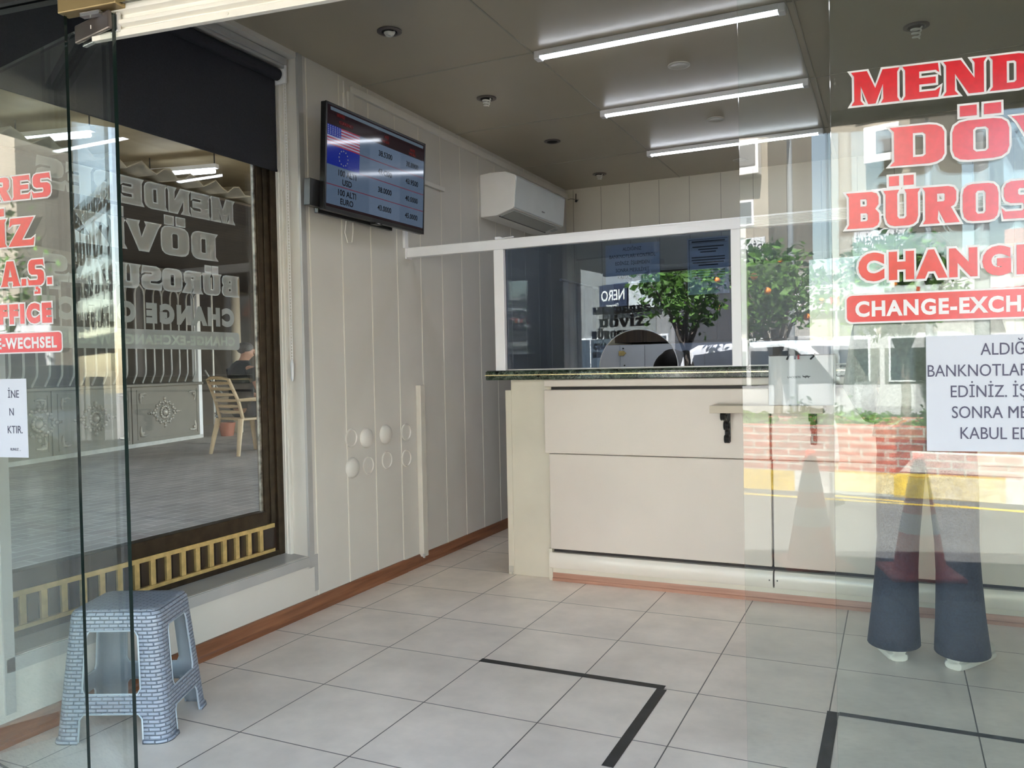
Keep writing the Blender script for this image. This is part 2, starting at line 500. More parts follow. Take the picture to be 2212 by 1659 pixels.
# ceiling with seams
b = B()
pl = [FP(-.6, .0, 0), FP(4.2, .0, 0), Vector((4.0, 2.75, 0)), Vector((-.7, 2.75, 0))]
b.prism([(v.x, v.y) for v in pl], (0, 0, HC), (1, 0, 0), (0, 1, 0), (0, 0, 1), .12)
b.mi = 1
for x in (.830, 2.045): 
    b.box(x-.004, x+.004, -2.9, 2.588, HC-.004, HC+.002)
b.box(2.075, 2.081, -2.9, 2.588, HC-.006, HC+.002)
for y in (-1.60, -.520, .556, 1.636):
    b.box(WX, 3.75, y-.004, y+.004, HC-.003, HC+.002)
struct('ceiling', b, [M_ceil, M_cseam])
# baseboard along the left wall (two lengths, a small step between)
prof = [(0, 0), (.024, 0), (.024, .018), (.017, .026), (.013, .062), (.008, .072), (0, .074)]
b = B()
b.prism(prof, (WX, -2.95, 0), (1, 0, 0), (0, 0, 1), (0, 1, 0), 2.75)
struct('baseboard_left', b, M_wood)
b = B()
b.prism([(x*.85, z*.95) for x, z in prof], (WX, -.198, 0), (1, 0, 0), (0, 0, 1), (0, 1, 0), 2.78)
struct('baseboard_left.001', b, M_wood)

# grey trim round the window niche: side strips, sloping sill sheet with front lip
b = B(); b.box(WX-.004, WX+.006, -1.076, -1.036, .226, HC-.002); b.box(WX+.006, WX+.009, -1.076, -1.06, .226, HC-.002); b.box(WX-.001, WX+.003, -1.032, -1.005, .1, .285)
struct('trim_1', b, M_alu)
b = B()
b.prism([(-.4, .302), (WX-.0, .283), (WX+.008, .283), (WX+.008, .237), (WX+.002, .237), (WX+.002, .279), (-.4, .296)], (0, -2.62, 0), (1, 0, 0), (0, 0, 1), (0, 1, 0), 1.584)
struct('trim_2', b, M_alu)
b = B(); b.box(WX-.004, WX+.008, -2.628, -2.592, .10, HC-.002)
struct('trim_3', b, M_alu)
b = B(); b.box(WX-.135, WX-.095, -1.093, -1.0715, .29, 2.76); b.box(WX-.12, WX-.112, -1.097, -1.09, .29, 2.70)
struct('trim_4', b, M_white, bevel=.003)

# bronze shop window in the left wall
win = bpy.data.objects.new('window_1', None); COL.objects.link(win); win['kind'] = 'structure'
b = B()
b.box(-.40, -.335, -1.135, -1.072, .296, 2.74)
b.box(-.395, -.345, -1.175, -1.135, .46, 2.74)
b.box(-.39, -.350, -1.213, -1.175, .46, 2.74)
b.box(-.40, -.335, -2.60, -2.54, .296, 2.74)
b.box(-.395, -.340, -2.54, -1.213, .462, .528)
b.box(-.395, -.345, -2.54, -1.213, 2.235, 2.31)
b.box(-.40, -.335, -2.60, -1.072, 2.62, 2.74)
b.box(-.40, -.338, -2.54, -1.135, .296, .322)
obj('window_frame', b, M_bronze, win, bevel=.002)
b = B(); b.box(-.372, -.364, -2.54, -1.21, .50, 2.64)
obj('window_pane', b, M_glass, win)
b = B(); b.box(-.375, -.362, -1.224, -1.206, .524, 2.24)
obj('window_gasket', b, mat('worn silver gasket', (.35, .32, .27), .4, col2=(.03, .025, .02), vscale=25, stretch=(1, 1, 1)), win)
b = B(); b.box(-.385, -.352, -2.54, -1.135, .322, .462)
for k in range(32):
    y = -2.53+.0405*k+.012
    b.box(-.352, -.349, y, y+.003, .335, .45)
obj('spandrel_panel', b, mat('dark brown spandrel', (.028, .017, .012), .3, var=.2), win)
for i, (z0, z1) in enumerate(((.442, .462), (.322, .338))):
    b = B(); b.box(-.352, -.334, -2.54, -1.165, z0, z1)
    obj('brass_rail', b, M_brass, win, bevel=.001)
for k in range(16):
    y = -2.461+.0804*k
    b = B(); b.box(-.352, -.338, y-.013, y+.011, .338, .442)
    obj('brass_bar', b, M_brass, win, bevel=.001)

# writing on the outside of that window, read from the passage
M_red = mat('red vinyl', (.36, .004, .010), .16, var=.08, vscale=90, spec=.55)
M_wvinyl = mat('white vinyl', (.60, .60, .61), .22, var=.02, trans=.35)
M_rvinyl = mat('translucent red vinyl', (.60, .012, .02), .2, var=.05, trans=.25)
def lettering(name, label, cat, parts, group=None):
    """parts: (part name, mesh, matrix, material)"""
    o = parts[0][2].translation.copy()
    t = thing(name, label, cat, o, group=group)
    for pn, me, M, m in parts:
        b = B(); b.add(me, M)
        obj(pn, b, m, t, fixn=False)
    return t
def serif_line(word, h, w, org, ex, label, name='window_lettering', out=.0046, redm=None):
    M = frame(org, ex, (0, 0, 1)); n = Vector(ex).normalized().cross(Vector((0, 0, 1)))
    a, _ = serif_meshes(word, h, w, off=out); c, _ = serif_meshes(word, h, w, off=-out*.12)
    M2 = M.copy(); M2.translation = Vector(org)+n*.0009
    return lettering(name, label, 'lettering', [('letter_outline', a, M, M_wvinyl), ('letter_face', c, M2, redm or M_red)], 'window lettering')
def sans_line(word, h, w, org, ex, label, off=.0022, out=.0040):
    M = frame(org, ex, (0, 0, 1)); n = Vector(ex).normalized().cross(Vector((0, 0, 1)))
    a = sans_mesh(word, h, w, off=off+out, spacing=1.3); c = sans_mesh(word, h, w-2*out, off=off, spacing=1.3)
    M2 = M.copy(); M2.translation = Vector(org)+n*.0009+Vector(ex)*out
    return lettering('window_lettering', label, 'lettering', [('letter_outline', a, M, M_wvinyl), ('letter_face', c, M2, M_red)], 'window lettering')
def rrect(w, h, r, seg=5):
    pts = []
    for cx_, cy_, a0 in ((w-r, r, -90), (w-r, h-r, 0), (r, h-r, 90), (r, r, 180)):
        for k in range(seg+1):
            a = R(a0+90*k/seg); pts.append((cx_+r*math.cos(a), cy_+r*math.sin(a)))
    return pts
def bar_line(word, w, h, org, ex, label, th=None, back=False):
    ex = Vector(ex).normalized(); ez = Vector((0, 0, 1)); n = ex.cross(ez)
    t = thing('window_lettering', label, 'lettering', org, group='window lettering')
    e = h*.06
    b = B(); b.prism(rrect(w, h, h*.2), org, ex, ez, n, .0004); obj('letter_outline', b, M_wvinyl, t)
    b = B(); b.prism([(x*(w-2*e)/w+e, y*(h-2*e)/h+e) for x, y in rrect(w, h, h*.18)], Vector(org)+n*.0006, ex, ez, n, .0004); obj('red_plate', b, M_red, t)
    th = th or h*.5
    me = sans_mesh(word, th, w*.94, off=th*.05, spacing=1.12)
    b = B(); b.add(me, frame(Vector(org)+ex*(w*.03)+ez*((h-th)/2)+n*.0014, ex, ez)); obj('letter_face', b, M_wvinyl, t, fixn=False)
    if back:
        b = B(); b.add(me, frame(Vector(org)+ex*(w*.03)+ez*((h-th)/2)-n*.0004, ex, ez)); obj('letter_back', b, mat('painted light through letters', (.62, .66, .62), .4), t, fixn=False)  # pale copy imitates light showing through the bar's letters
    return t
SX = -.3735
EXS = Vector((0, -1, 0))
serif_line('MENDERES', .105, .985, (SX, -1.352, 1.918), EXS, 'mirrored grey lettering across the top of the side window, seen from behind')
serif_line('DÖVİZ', .118, .71, (SX, -1.468, 1.733), EXS, 'mirrored grey lettering, second line on the side window with dotted letters')
serif_line('BÜROSU A.Ş.', .092, 1.03, (SX, -1.336, 1.575), EXS, 'mirrored grey lettering, third line on the side window ending in two initials')
sans_line('CHANGE OFFICE', .075, .97, (SX, -1.362, 1.437), EXS, 'mirrored grey sans lettering above the bar on the side window', off=.003, out=.005)
bar_line('CHANGE-EXCHANGE-WECHSEL', 1.03, .082, (SX, -1.332, 1.321), EXS, 'mirrored grey rounded bar of small lettering low on the side window', back=True)

# roller blind over the top of the window
M_blind = mat('charcoal blind fabric', (.017, .018, .026), .85, var=.15, vscale=160, bump=.15)
t = thing('roller_blind', 'charcoal roller blind half lowered over the bronze side window', 'blind', (-.29, -1.8, 2.7))
b = B(); b.box(-.298, -.2965, -2.585, -1.125, 2.21, 2.665); obj('fabric', b, M_blind, t)
b = B(); b.cyl((-.285, -2.585, 2.68), (-.285, -1.118, 2.68), .029, seg=24); obj('roller_tube', b, M_blind, t, smooth=True)
b = B(); b.box(-.301, -.293, -2.585, -1.125, 2.203, 2.214); obj('bottom_bar', b, M_blind, t)
b = B(); b.box(-.318, -.245, -2.595, -1.094, 2.726, 2.762); b.box(-.325, -.252, -2.595, -1.094, 2.712, 2.726); obj('cassette', b, M_alu, t, bevel=.002)
b = B(); b.box(-.322, -.247, -1.103, -1.092, 2.64, 2.762); b.cyl((-.285, -1.115, 2.68), (-.285, -1.097, 2.68), .036, seg=24); obj('end_bracket', b, M_walu, t, smooth=True)
b = B()
for k in range(90):
    z = 2.63-.0155*k
    if z > 1.27: b.sphere((-.252, -1.104, z), .0028, 6, 4)
b.cyl((-.256, -1.108, 1.27), (-.256, -1.108, 2.65), .0012, seg=5); b.cyl((-.248, -1.102, 1.27), (-.248, -1.102, 2.65), .0012, seg=5)
ch = obj('bead_chain', b, M_walu, t)
b = B(); b.loft([((-.252, -1.104, 1.165), .004, .004), ((-.252, -1.104, 1.18), .009, .006), ((-.252, -1.104, 1.25), .011, .007), ((-.252, -1.104, 1.275), .004, .004)], 12)
obj('chain_weight', b, mat('clear plastic weight', (.6, .62, .66), .15, var=.05), ch, smooth=True, label='clear plastic chain weight')

# ------------------------------------------------------------------ front glass
def pane(s0, s1, o0, o1, z0, z1, m=None):
    b = B(); fbox(b, s0, s1, o0, o1, z0, z1)
    return b
def pane_obj(name, b, parent=None, kind=None, m=M_gdust, n=FN):
    me_faces = list(b.bm.faces)
    b.bm.normal_update()
    for f in me_faces:
        f.material_index = 0 if abs(f.normal.dot(n)) > .8 else 1
    return obj(name, b, [m, M_gedge], parent, kind=kind)
pane_obj('window_2', pane(.015, .772, -.005, .005, .0, 2.182), kind='structure')
pane_obj('window_3', pane(2.585, 3.62, -.005, .005, .0, 2.182), kind='structure')
pane_obj('window_4', pane(.80, 2.56, -.005, .005, 2.137, 2.33), kind='structure', m=M_glass)
b = B(); fbox(b, -.02, .775, -.02, .03, 2.182, 2.195); struct('trim_5', b, M_black)
b = B(); fbox(b, -.02, .775, -.015, .03, 2.195, 2.33); fbox(b, 2.58, 3.7, -.015, .03, 2.182, 2.33); struct('trim_6', b, M_walu)
b = B(); fbox(b, -.02, .010, -.04, .04, 0, 2.33); fbox(b, 3.62, 4.2, -.04, .04, -.1, HC); struct('trim_7', b, M_alu)
# white grooved track inside over the doorway
b = B()
pr = [(.03, 2.335), (.03, 2.150), (.018, 2.146), (.018, 2.130), (.034, 2.124), (.034, 2.112), (.020, 2.108), (.020, 2.098), (.034, 2.092), (.034, 2.088), (.024, 2.085), (.024, 2.068), (.04, 2.068), (.05, 2.335)]
b.prism(pr, FP(.830, 0, 0), FN, (0, 0, 1), FU, 2.6)
for s in (1.24, 1.9): b.cyl(FP(s, .024, 2.077), FP(s, .020, 2.077), .004, seg=10)
struct('trim_8', b, mat('warm white track', (.72, .70, .63), .35, var=.03), bevel=.0015)
# fascia above, soffit outside, unseen upper blocks added to shade the street
b = B(); fbox(b, -.4, 4.2, -.02, .16, 2.335, HC+.1); struct('wall_front', b, M_white)
b = B(); fbox(b, -.9, 5.4, -2.38, -.02, 2.335, 2.42); fbox(b, -.9, 5.4, -2.45, -2.38, 2.30, 2.95)
struct('trim_9', b, mat('dark awning underside', (.06, .06, .058), .6, var=.1))
b = B(); fbox(b, -.9, 9, -.02, 7.0, 2.96, 6.5); fbox(b, -16, -3.6, -.02, 9.0, 3.7, 11.5); fbox(b, -3.6, -.9, -.02, 9.0, 3.7, 6.5); struct('shade_block_upper', b, mat('shade block render', (.55, .51, .45), .8, var=.08))

# brass over-panel patches and the two swung-open door leaves
M_opatch = mat('dull gold patch fitting', (.34, .25, .12), .38, metal=.7, var=.1)
M_dpatch = mat('dark steel patch fitting', (.13, .11, .105), .32, metal=.75, var=.1)
M_chrome = mat('bright steel edge', (.7, .7, .72), .2, metal=.9, var=.04)
for s0, s1, lab in ((.765, .946, 'gold metal patch fitting over the left-hand glass door leaf'), (2.415, 2.592, 'gold metal patch fitting over the other glass door leaf')):
    t = thing('transom_patch', lab, 'door fitting', FP((s0+s1)/2, 0, 2.16), group='transom patch fittings')
    b = B(); fbox(b, s0, s1, -.018, .018, 2.131, 2.19); obj('cover_plate', b, M_opatch, t, bevel=.003)
    b = B(); fbox(b, (s0+s1)/2-.03, (s0+s1)/2+.03, -.008, .008, 2.118, 2.128); obj('pivot_block', b, M_chrome, t)
def leaf(label, heel, ang, width, flip):
    """swing leaf: heel = (s) of its pivot-side edge, runs from there, turned ang degrees inward"""
    h = R(82.6 + (ang if flip else -ang))
    d = Vector((math.sin(h), math.cos(h), 0)) * (-1 if flip else 1)
    n = Vector((-d.y, d.x, 0))
    o = FP(heel, .012, 0)
    RM = Matrix(((d.x, n.x, 0), (d.y, n.y, 0), (0, 0, 1)))
    t = thing('glass_door', label, 'glass door', o, group='swing glass doors')
    def bx(b, a0, a1, o0, o1, z0, z1): return b.obox(o+d*((a0+a1)/2)+n*((o0+o1)/2)+Vector((0, 0, (z0+z1)/2)), (a1-a0, o1-o0, z1-z0), RM)
    b = B(); bx(b, 0, width, -.005, .005, .012, 2.122)
    pane_obj('door_pane', b, t, m=M_gdust, n=n)
    for z0, z1 in ((2.080, 2.127), (.004, .058)):
        b = B(); bx(b, -.004, .162, -.016, -.0055, z0, z1); bx(b, -.004, .162, .0055, .016, z0, z1)
        pf = obj('patch_fitting', b, M_dpatch, t, bevel=.004)
        b = B(); bx(b, -.005, .163, -.0168, -.005, z0-.001, z0+.004); bx(b, -.0055, .0, -.0168, -.005, z0, z1+.0005)
        obj('edge_trim', b, M_chrome, pf, bevel=.0015)
    return t
leaf('glass door leaf swung inward beside the plastic stool', .912, 17.5, .86, True)
leaf('glass door leaf swung inward in front of the wall shelf and shopping bag', 2.418, 4.5, .90, False)

# writing and notices on the front panes (on the street side)
EXF = FU
def fo(s, z): return FP(s, -.0056, z)
serif_line('MENDERES', .062, .565, fo(2.624, 1.689), EXF, 'red lettering with white edges, topmost line on the right pane', out=.0035)
serif_line('DÖVİZ', .071, .437, fo(2.690, 1.571), EXF, 'red lettering with two dotted vowels below the topmost line, right pane', out=.0035)
serif_line('BÜROSU A.Ş.', .067, .585, fo(2.613, 1.461), EXF, 'red lettering, third line from the top on the right pane', out=.0035)
sans_line('CHANGE OFFICE', .046, .567, fo(2.626, 1.367), EXF, 'red sans lettering just above the red bar, right pane', off=.0045)
bar_line('CHANGE-EXCHANGE-WECHSEL', .60, .056, fo(2.606, 1.284), EXF, 'red rounded bar with white lettering on the right pane')
serif_line('MENDERES', .062, .565, fo(.150, 1.678), EXF, 'red lettering RES with white edges at the far left pane, top line', out=.0035)
serif_line('DÖVİZ', .074, .437, fo(.214, 1.557), EXF, 'red lettering ending in Z at the far left pane', out=.0035)
serif_line('BÜROSU A.Ş.', .067, .575, fo(.133, 1.453), EXF, 'red lettering ending in two initials at the far left pane', out=.0035)
sans_line('CHANGE OFFICE', .046, .565, fo(.142, 1.359), EXF, 'red sans lettering OFFICE above the red bar at the far left pane', off=.0045)
bar_line('CHANGE-EXCHANGE-WECHSEL', .60, .056, fo(.136, 1.277), EXF, 'red rounded bar with white lettering at the far left pane')
M_paper = mat('white paper', (.47, .50, .55), .7, var=.02, trans=.3)
M_ink = mat('dark blue ink', (.02, .02, .05), .6, var=.05)
M_inkb = mat('black ink', (.015, .015, .02), .6, var=.05)
def notice(label, org, ex, w, h, lines, ink=None, group=None, name='paper_notice', paper=None, xs=.80):
    """lines: (text, baseline height, cap height, centre x or ('R', x))"""
    ex = Vector(ex).normalized(); ez = Vector((0, 0, 1)); n = ex.cross(ez)
    t = thing(name, label, 'notice', org, group=group)
    b = B(); b.prism([(0, 0), (w, 0), (w, h), (0, h)], org, ex, ez, n, .0003); obj('sheet', b, paper or M_paper, t)
    for tx, z, ch_, cx_ in lines:
        al = 'CENTER'
        if isinstance(cx_, tuple): al = {'R': 'RIGHT', 'L': 'LEFT'}[cx_[0]]; cx_ = cx_[1]
        b = B(); b.add(sans_mesh(tx, ch_, align=al), frame(Vector(org)+ex*cx_+ez*z+n*.0009, ex, ez) @ Matrix.Diagonal((xs, 1, 1, 1)))
        obj('printed_line', b, ink or M_ink, t, fixn=False)
    return t
WARN = ['ALDIĞINIZ', 'BANKNOTLARI KONTROL', 'EDİNİZ. İŞLEMDEN', 'SONRA MESULİYET', 'KABUL EDİLMEZ.']
notice('white paper notice in dark type low on the right pane below the red bar', fo(2.743, 1.047), EXF, .297, .210,
       [(tx, .174-.0378*k, .0225, .1485) for k, tx in enumerate(WARN)], group='printed notices on the front panes')
notice('white paper notice cut off at the far left pane under the red bar', fo(.313, 1.003), EXF, .297, .208,
       [('İNE', .158, .021, ('R', .272)), ('N', .111, .021, ('R', .253)), ('KTIR.', .064, .021, ('R', .281)), ('RUNUZ ...', .018, .0075, ('R', .272))], group='printed notices on the front panes')

b = B(); b.box(-1.35, -.43, -3.12, -2.75, -.1, 3.36); struct('corner_light_blocker', b, M_white)  # unseen column, added to keep bright street out of the booth glass reflection
# ------------------------------------------------------------------ ceiling lamps
M_led = glow('led diffuser', (.86, .91, 1.0), 1.7)
M_ledb = mat('led lamp housing', (.75, .75, .78), .35, var=.03)
def led(x0, x1, y, label):
    t = thing('led_batten_lamp', label, 'lamp', ((x0+x1)/2, y, HC), group='led batten lamps on the ceiling')
    b = B(); b.box(x0+.03, x1-.03, y-.027, y+.027, HC-.030, HC-.001); obj('housing', b, M_ledb, t, bevel=.002)
    b = B()
    prev = None; n = 12
    def sec(x): return [b.bm.verts.new((x, y+.025*math.cos(PI*k/n), HC-.030-.009*math.sin(PI*k/n))) for k in range(n+1)]
    a, c = sec(x0+.032), sec(x1-.032); b.bridge(a, c); b._f(a); b._f(c[::-1])
    obj('diffuser', b, M_led, t, smooth=True)
    for e0, e1 in ((x0, x0+.033), (x1-.033, x1)):
        b = B(); b.box(e0, e1, y-.028, y+.028, HC-.042, HC-.001); obj('end_cap', b, M_ledb, t, bevel=.005)
    return t
led(.845, 2.045, -.512, 'bright white led tube lamp, the one nearest the shop entrance')
led(.825, 2.045, .560, 'bright white led tube lamp, middle one of three on the ceiling')
led(.815, 2.04, 1.645, 'bright white led tube lamp furthest from the entrance, near the back wall')
M_ring = mat('brushed nickel ring', (.16, .14, .13), .35, metal=.6, var=.08)
M_cup = mat('recess shade on reflector', (.008, .007, .006), .6, var=.1, spec=.2)  # near-black colour stands for the shade of a recess not carved
M_bulb = mat('white spiral bulb', (.8, .79, .74), .3, var=.03)
def downlight(x, y, label, bulb=.05):
    t = thing('downlight', label, 'lamp', (x, y, HC), group='recessed downlights')
    b = B(); b.lathe([(.036, -.001), (.058, -.001), (.058, -.005), (.050, -.008), (.040, -.008), (.036, -.004)], (x, y, HC), seg=32, closed=True)
    obj('ring', b, M_ring, t, smooth=True)
    b = B(); b.lathe([(.037, -.004), (.037, -.0022), (.01, -.0018)], (x, y, HC), seg=28); obj('reflector_cup', b, M_cup, t, smooth=True)
    if bulb:
        pts = []
        for k in range(64):
            f = k/63; a = f*3*2*PI
            rr = .024*(1-.45*f)
            pts.append((x+rr*math.cos(a), y+rr*math.sin(a), HC-.006-bulb*f))
        b = B(); b.tube(pts, .0042, 8); obj('spiral_bulb', b, M_bulb, t, smooth=True)
    return t
downlight(.347, -1.075, 'round downlight with white spiral bulb, the one nearest the roller blind', .016)
downlight(.314, -.008, 'round downlight with white spiral bulb above the television', .042)
downlight(.304, 1.033, 'round downlight without a bulb above the air conditioner', 0)
downlight(.271, 2.142, 'round downlight with white spiral bulb close to the back wall', .04)
downlight(2.572, .036, 'round downlight with white spiral bulb seen through the right pane', .055)
M_cover = mat('ceiling disc', (.50, .48, .42), .35, var=.03)
for x, y, lab in ((1.448, 0, 'flat round ceiling cover between the first and second led tubes'), (1.43, 1.068, 'flat round ceiling cover between the second and third led tubes'), (1.39, 2.248, 'flat round ceiling cover nearest the back wall')):
    t = thing('ceiling_cover', lab, 'ceiling cover', (x, y, HC), group='round ceiling covers')
    b = B(); b.lathe([(.0, -.001), (.058, -.001), (.058, -.006), (.048, -.009), (.042, -.0075), (0, -.0075)], (x, y, HC), seg=36); obj('disc', b, M_cover, t, smooth=True)

# ------------------------------------------------------------------ television with the rates
t = thing('television', 'black flat television showing exchange rates on the left wall', 'television', (-.028, -.63, 2.263))
n = Vector((math.cos(R(2.86)), -math.sin(R(.94)), -math.sin(R(2.86)))).normalized()
ex = Vector((math.sin(R(.94)), math.cos(R(.94)), 0)); ex = (ex-n*ex.dot(n)).normalized(); ez = n.cross(ex)
t.rotation_euler = Matrix(((ex.x, -n.x, ez.x), (ex.y, -n.y, ez.y), (ex.z, -n.z, ez.z))).to_euler()
TW, TH = .905, .525
def L(b, name, m, parent=t, **k): return obj(name, b, m, parent, local=True, **k)
b = B(); b.box(-TW/2, TW/2, .001, .03, -TH/2, TH/2); b.box(-.3, .3, .03, .055, -.2, .12); body = L(b, 'body', M_black, bevel=.004)
b = B()
for x0, x1, z0, z1 in ((-TW/2, TW/2, TH/2-.012, TH/2), (-TW/2, TW/2, -TH/2, -TH/2+.02), (-TW/2, -TW/2+.012, -TH/2, TH/2), (TW/2-.012, TW/2, -TH/2, TH/2)): b.box(x0, x1, -.003, .002, z0, z1)
L(b, 'bezel', M_black)
b = B(); b.box(-.03, .03, -.004, .03, -TH/2-.010, -TH/2+.001); lg = L(b, 'logo_tab', M_black)
b = B(); b.box(-.012, .012, -.0046, -.003, -TH/2-.006, -TH/2-.002); obj('logo_mark', b, mat('grey logo', (.5, .5, .5)), lg, local=True)
b = B(); b.box(-.52, -.44, .03, .07, -.25, -.12); b.box(-.44, .2, .045, .07, -.275, -.25); L(b, 'bracket_foot', M_black, bevel=.003)
b = B(); b.box(-.2, .3, .05, .146, .03, .055); L(b, 'wall_arm', M_walu)
SW, SH = TW-.024, TH-.032
def scr(u0, u1, v0, v1, d): # u right, v down -> box in front of the panel
    x0, x1 = -SW/2+SW*u0, -SW/2+SW*u1; z1, z0 = TH/2-.012-SH*v0, TH/2-.012-SH*v1
    return x0, x1, -.001-d, -.0005-d, z0, z1
def screen_mat(name, col, k=.55):
    k *= .065
    if name in MATS: return MATS[name]
    m = glow(name, col, k); p = m.node_tree.nodes['Principled BSDF']
    p.inputs['Base Color'].default_value = (.01, .01, .012, 1); p.inputs['Roughness'].default_value = .07; p.inputs['Specular IOR Level'].default_value = .28
    return m
S_dark = screen_mat('screen dark', (.02, .006, .01), .35)
S_a = screen_mat('screen grey blue', (.10, .15, .23)); S_b = screen_mat('screen slate', (.125, .18, .27)); S_top = screen_mat('screen top bar', (.10, .14, .18), .6)
S_line = screen_mat('screen red line', (.2, .01, .03)); S_ink = screen_mat('screen ink', (.002, .002, .006), .2)
S_red = screen_mat('screen flag red', (.32, .03, .07)); S_wht = screen_mat('screen flag white', (.34, .36, .5)); S_blue = screen_mat('screen flag blue', (.01, .03, .27)); S_eu = screen_mat('screen blue', (.006, .02, .26)); S_yel = screen_mat('screen star', (.4, .42, .3)); S_dr = screen_mat('screen dim red', (.13, .008, .008))
b = B(); b.box(*scr(0, 1, 0, 1, 0)); scn = L(b, 'screen', S_dark)
def S(b, name, m): return obj(name, b, m, scn, local=True, fixn=False)
b = B(); b.box(*scr(.03, .985, .012, .045, .0004)); S(b, 'status_bar', S_top)
rows = (.19, .385, .58, .775, .97)
b = B()
for r in range(4):
    c0 = .30 if r < 2 else .0
    b.mi = 0; b.box(*scr(c0, .40, rows[r], rows[r+1], .0004)); b.box(*scr(.725, 1, rows[r], rows[r+1], .0004))
    b.mi = 1; b.box(*scr(.40, .725, rows[r], rows[r+1], .0004))
S(b, 'rate_table', [S_a, S_b])
b = B()
for r in range(1, 4): b.box(*scr(0 if r > 2 else .30, 1, rows[r]-.004, rows[r]+.003, .0008))
S(b, 'row_line', S_line)
b = B()
for k in range(13):
    b.mi = k % 2; b.box(*scr(0, .30, .19+.015*k, .19+.015*(k+1), .0004))
b.mi = 2; b.box(*scr(0, .125, .19, .295, .0008)); b.mi = 1
for j in range(5):
    for i in range(6): b.box(*scr(.008+.02*i, .014+.02*i, .197+.019*j, .205+.019*j, .0012))
S(b, 'striped_flag', [S_red, S_wht, S_blue])
b = B(); b.box(*scr(0, .30, .385, .58, .0004)); b.mi = 1
cx_, cz_ = -SW/2+SW*.15, TH/2-.012-SH*.482
for k in range(12):
    a = 2*PI*k/12; sx_, sz_ = cx_+.036*math.cos(a), cz_+.036*math.sin(a)
    b.prism([(sx_+(.0045 if i % 2 == 0 else .0018)*math.sin(2*PI*i/10), sz_+(.0045 if i % 2 == 0 else .0018)*math.cos(2*PI*i/10)) for i in range(10)], (0, -.0018, 0), (1, 0, 0), (0, 0, 1), (0, -1, 0), .0004)
S(b, 'star_flag', [S_eu, S_yel])
TM = Matrix(((1, 0, 0, 0), (0, 0, -1, -.0022), (0, 1, 0, 0), (0, 0, 0, 1)))
def put(tx, u, v, h, nm='rate_text', m=S_ink):
    M = TM.copy(); M.translation = Vector((-SW/2+SW*u, -.0022, TH/2-.012-SH*v)); b = B(); b.add(sans_mesh(tx, h, align='CENTER', off=.0008), M); S(b, nm, m)
for r, (p_, q_) in enumerate((('38.5300', '38.8900'), ('43.4200', '43.9500'), ('38.0000', '40.0000'), ('43.0000', '45.0000'))):
    put(p_, .56, rows[r]+.125, .029); put(q_, .86, rows[r]+.125, .029)
for r, s_ in ((2, 'USD'), (3, 'EURO')):
    put('100 ALTI', .185, rows[r]+.085, .03); put(s_, .185, rows[r]+.172, .03)
for a_ in (('DÖVİZ', .12, .085, .014), ('CURRENCY', .17, .15, .016), ('ALIŞ', .57, .10, .014), ('WE BUY', .56, .155, .014), ('SATIŞ', .86, .13, .014), ('WE SELL', .86, .175, .014)): put(*a_, 'heading_text', S_dr)

# ------------------------------------------------------------------ air conditioner
M_ac = mat('air conditioner white', (.84, .83, .81), .3, var=.02)
M_acg = mat('air conditioner grey', (.40, .42, .41), .35, var=.03)
t = thing('air_conditioner', 'white wall air conditioner above the glass booth', 'air conditioner', (-.10, 1.36, 2.42))
pf = [(WX, 2.585), (-.12, 2.592), (.0, 2.588), (.077, 2.556), (.079, 2.54), (.060, 2.335), (.05, 2.325), (-.075, 2.285), (WX, 2.282)]
b = B(); b.prism(pf, (0, .895, 0), (1, 0, 0), (0, 0, 1), (0, 1, 0), .94); obj('casing', b, M_ac, t, bevel=.006)
b = B(); b.prism([(.0795, 2.553), (.083, 2.54), (.064, 2.334), (.059, 2.328)], (0, .902, 0), (1, 0, 0), (0, 0, 1), (0, 1, 0), .926); obj('front_panel', b, mat('air conditioner front', (.62, .67, .69), .22, var=.02), t)
b = B(); b.prism([(.044, 2.319), (.042, 2.314), (-.064, 2.282), (-.066, 2.288)], (0, .935, 0), (1, 0, 0), (0, 0, 1), (0, 1, 0), .80); obj('louver_flap', b, M_acg, t)
b = B(); b.box(-.07, -.062, .925, 1.76, 2.280, 2.286); obj('air_slot', b, M_black, t)
b = B(); b.obox((.0735, 1.40, 2.375), (.004, .045, .007), Matrix.Rotation(R(6), 3, 'Y')); obj('badge', b, mat('small grey badge', (.2, .2, .22)), t)
b = B(); b.obox((.0, 1.785, 2.298), (.05, .05, .004), Matrix.Rotation(R(-17), 3, 'Y')); obj('display_window', b, M_acg, t)

# ------------------------------------------------------------------ cable trunking and small fittings on the left wall
t = thing('cable_trunking', 'cream cable trunking along the top of the left wall', 'cable cover', (WX, .9, 2.73))
b = B(); b.box(WX+.002, WX+.022, -.64, 2.586, 2.712, 2.752); obj('long_run', b, M_white, t, bevel=.002)
b = B(); b.box(WX+.002, WX+.020, -.675, -.625, 2.28, 2.715); obj('drop_run', b, M_white, t, bevel=.002)
b = B(); b.box(WX+.002, WX+.012, -.705, -.688, 2.3, 2.70); b.cyl((WX+.006, -.697, 2.70), (WX+.006, -.697, 2.765), .004); obj('thin_run', b, M_white, t)
t = tag(obj('cable_cover', B().box(WX, WX+.02, -.24, .355, 2.365, 2.392), M_white, bevel=.002), 'short level white cable cover coming out from behind the television', 'cable cover')
t = tag(obj('cable_cover', B().box(WX, WX+.016, -.139, -.100, 1.94, 2.30), M_walu, bevel=.002), 'upright white cable cover between television and booth beam', 'cable cover')
b = B(); pts = [(WX+.006, -.70+.0*k, 1.98) for k in range(1)]
pts = [(WX+.02, -.72, 2.02), (WX+.012, -.725, 1.95), (WX+.010, -.70, 1.90), (WX+.008, -.66, 1.905), (WX+.01, -.65, 1.96), (WX+.02, -.66, 2.03)]
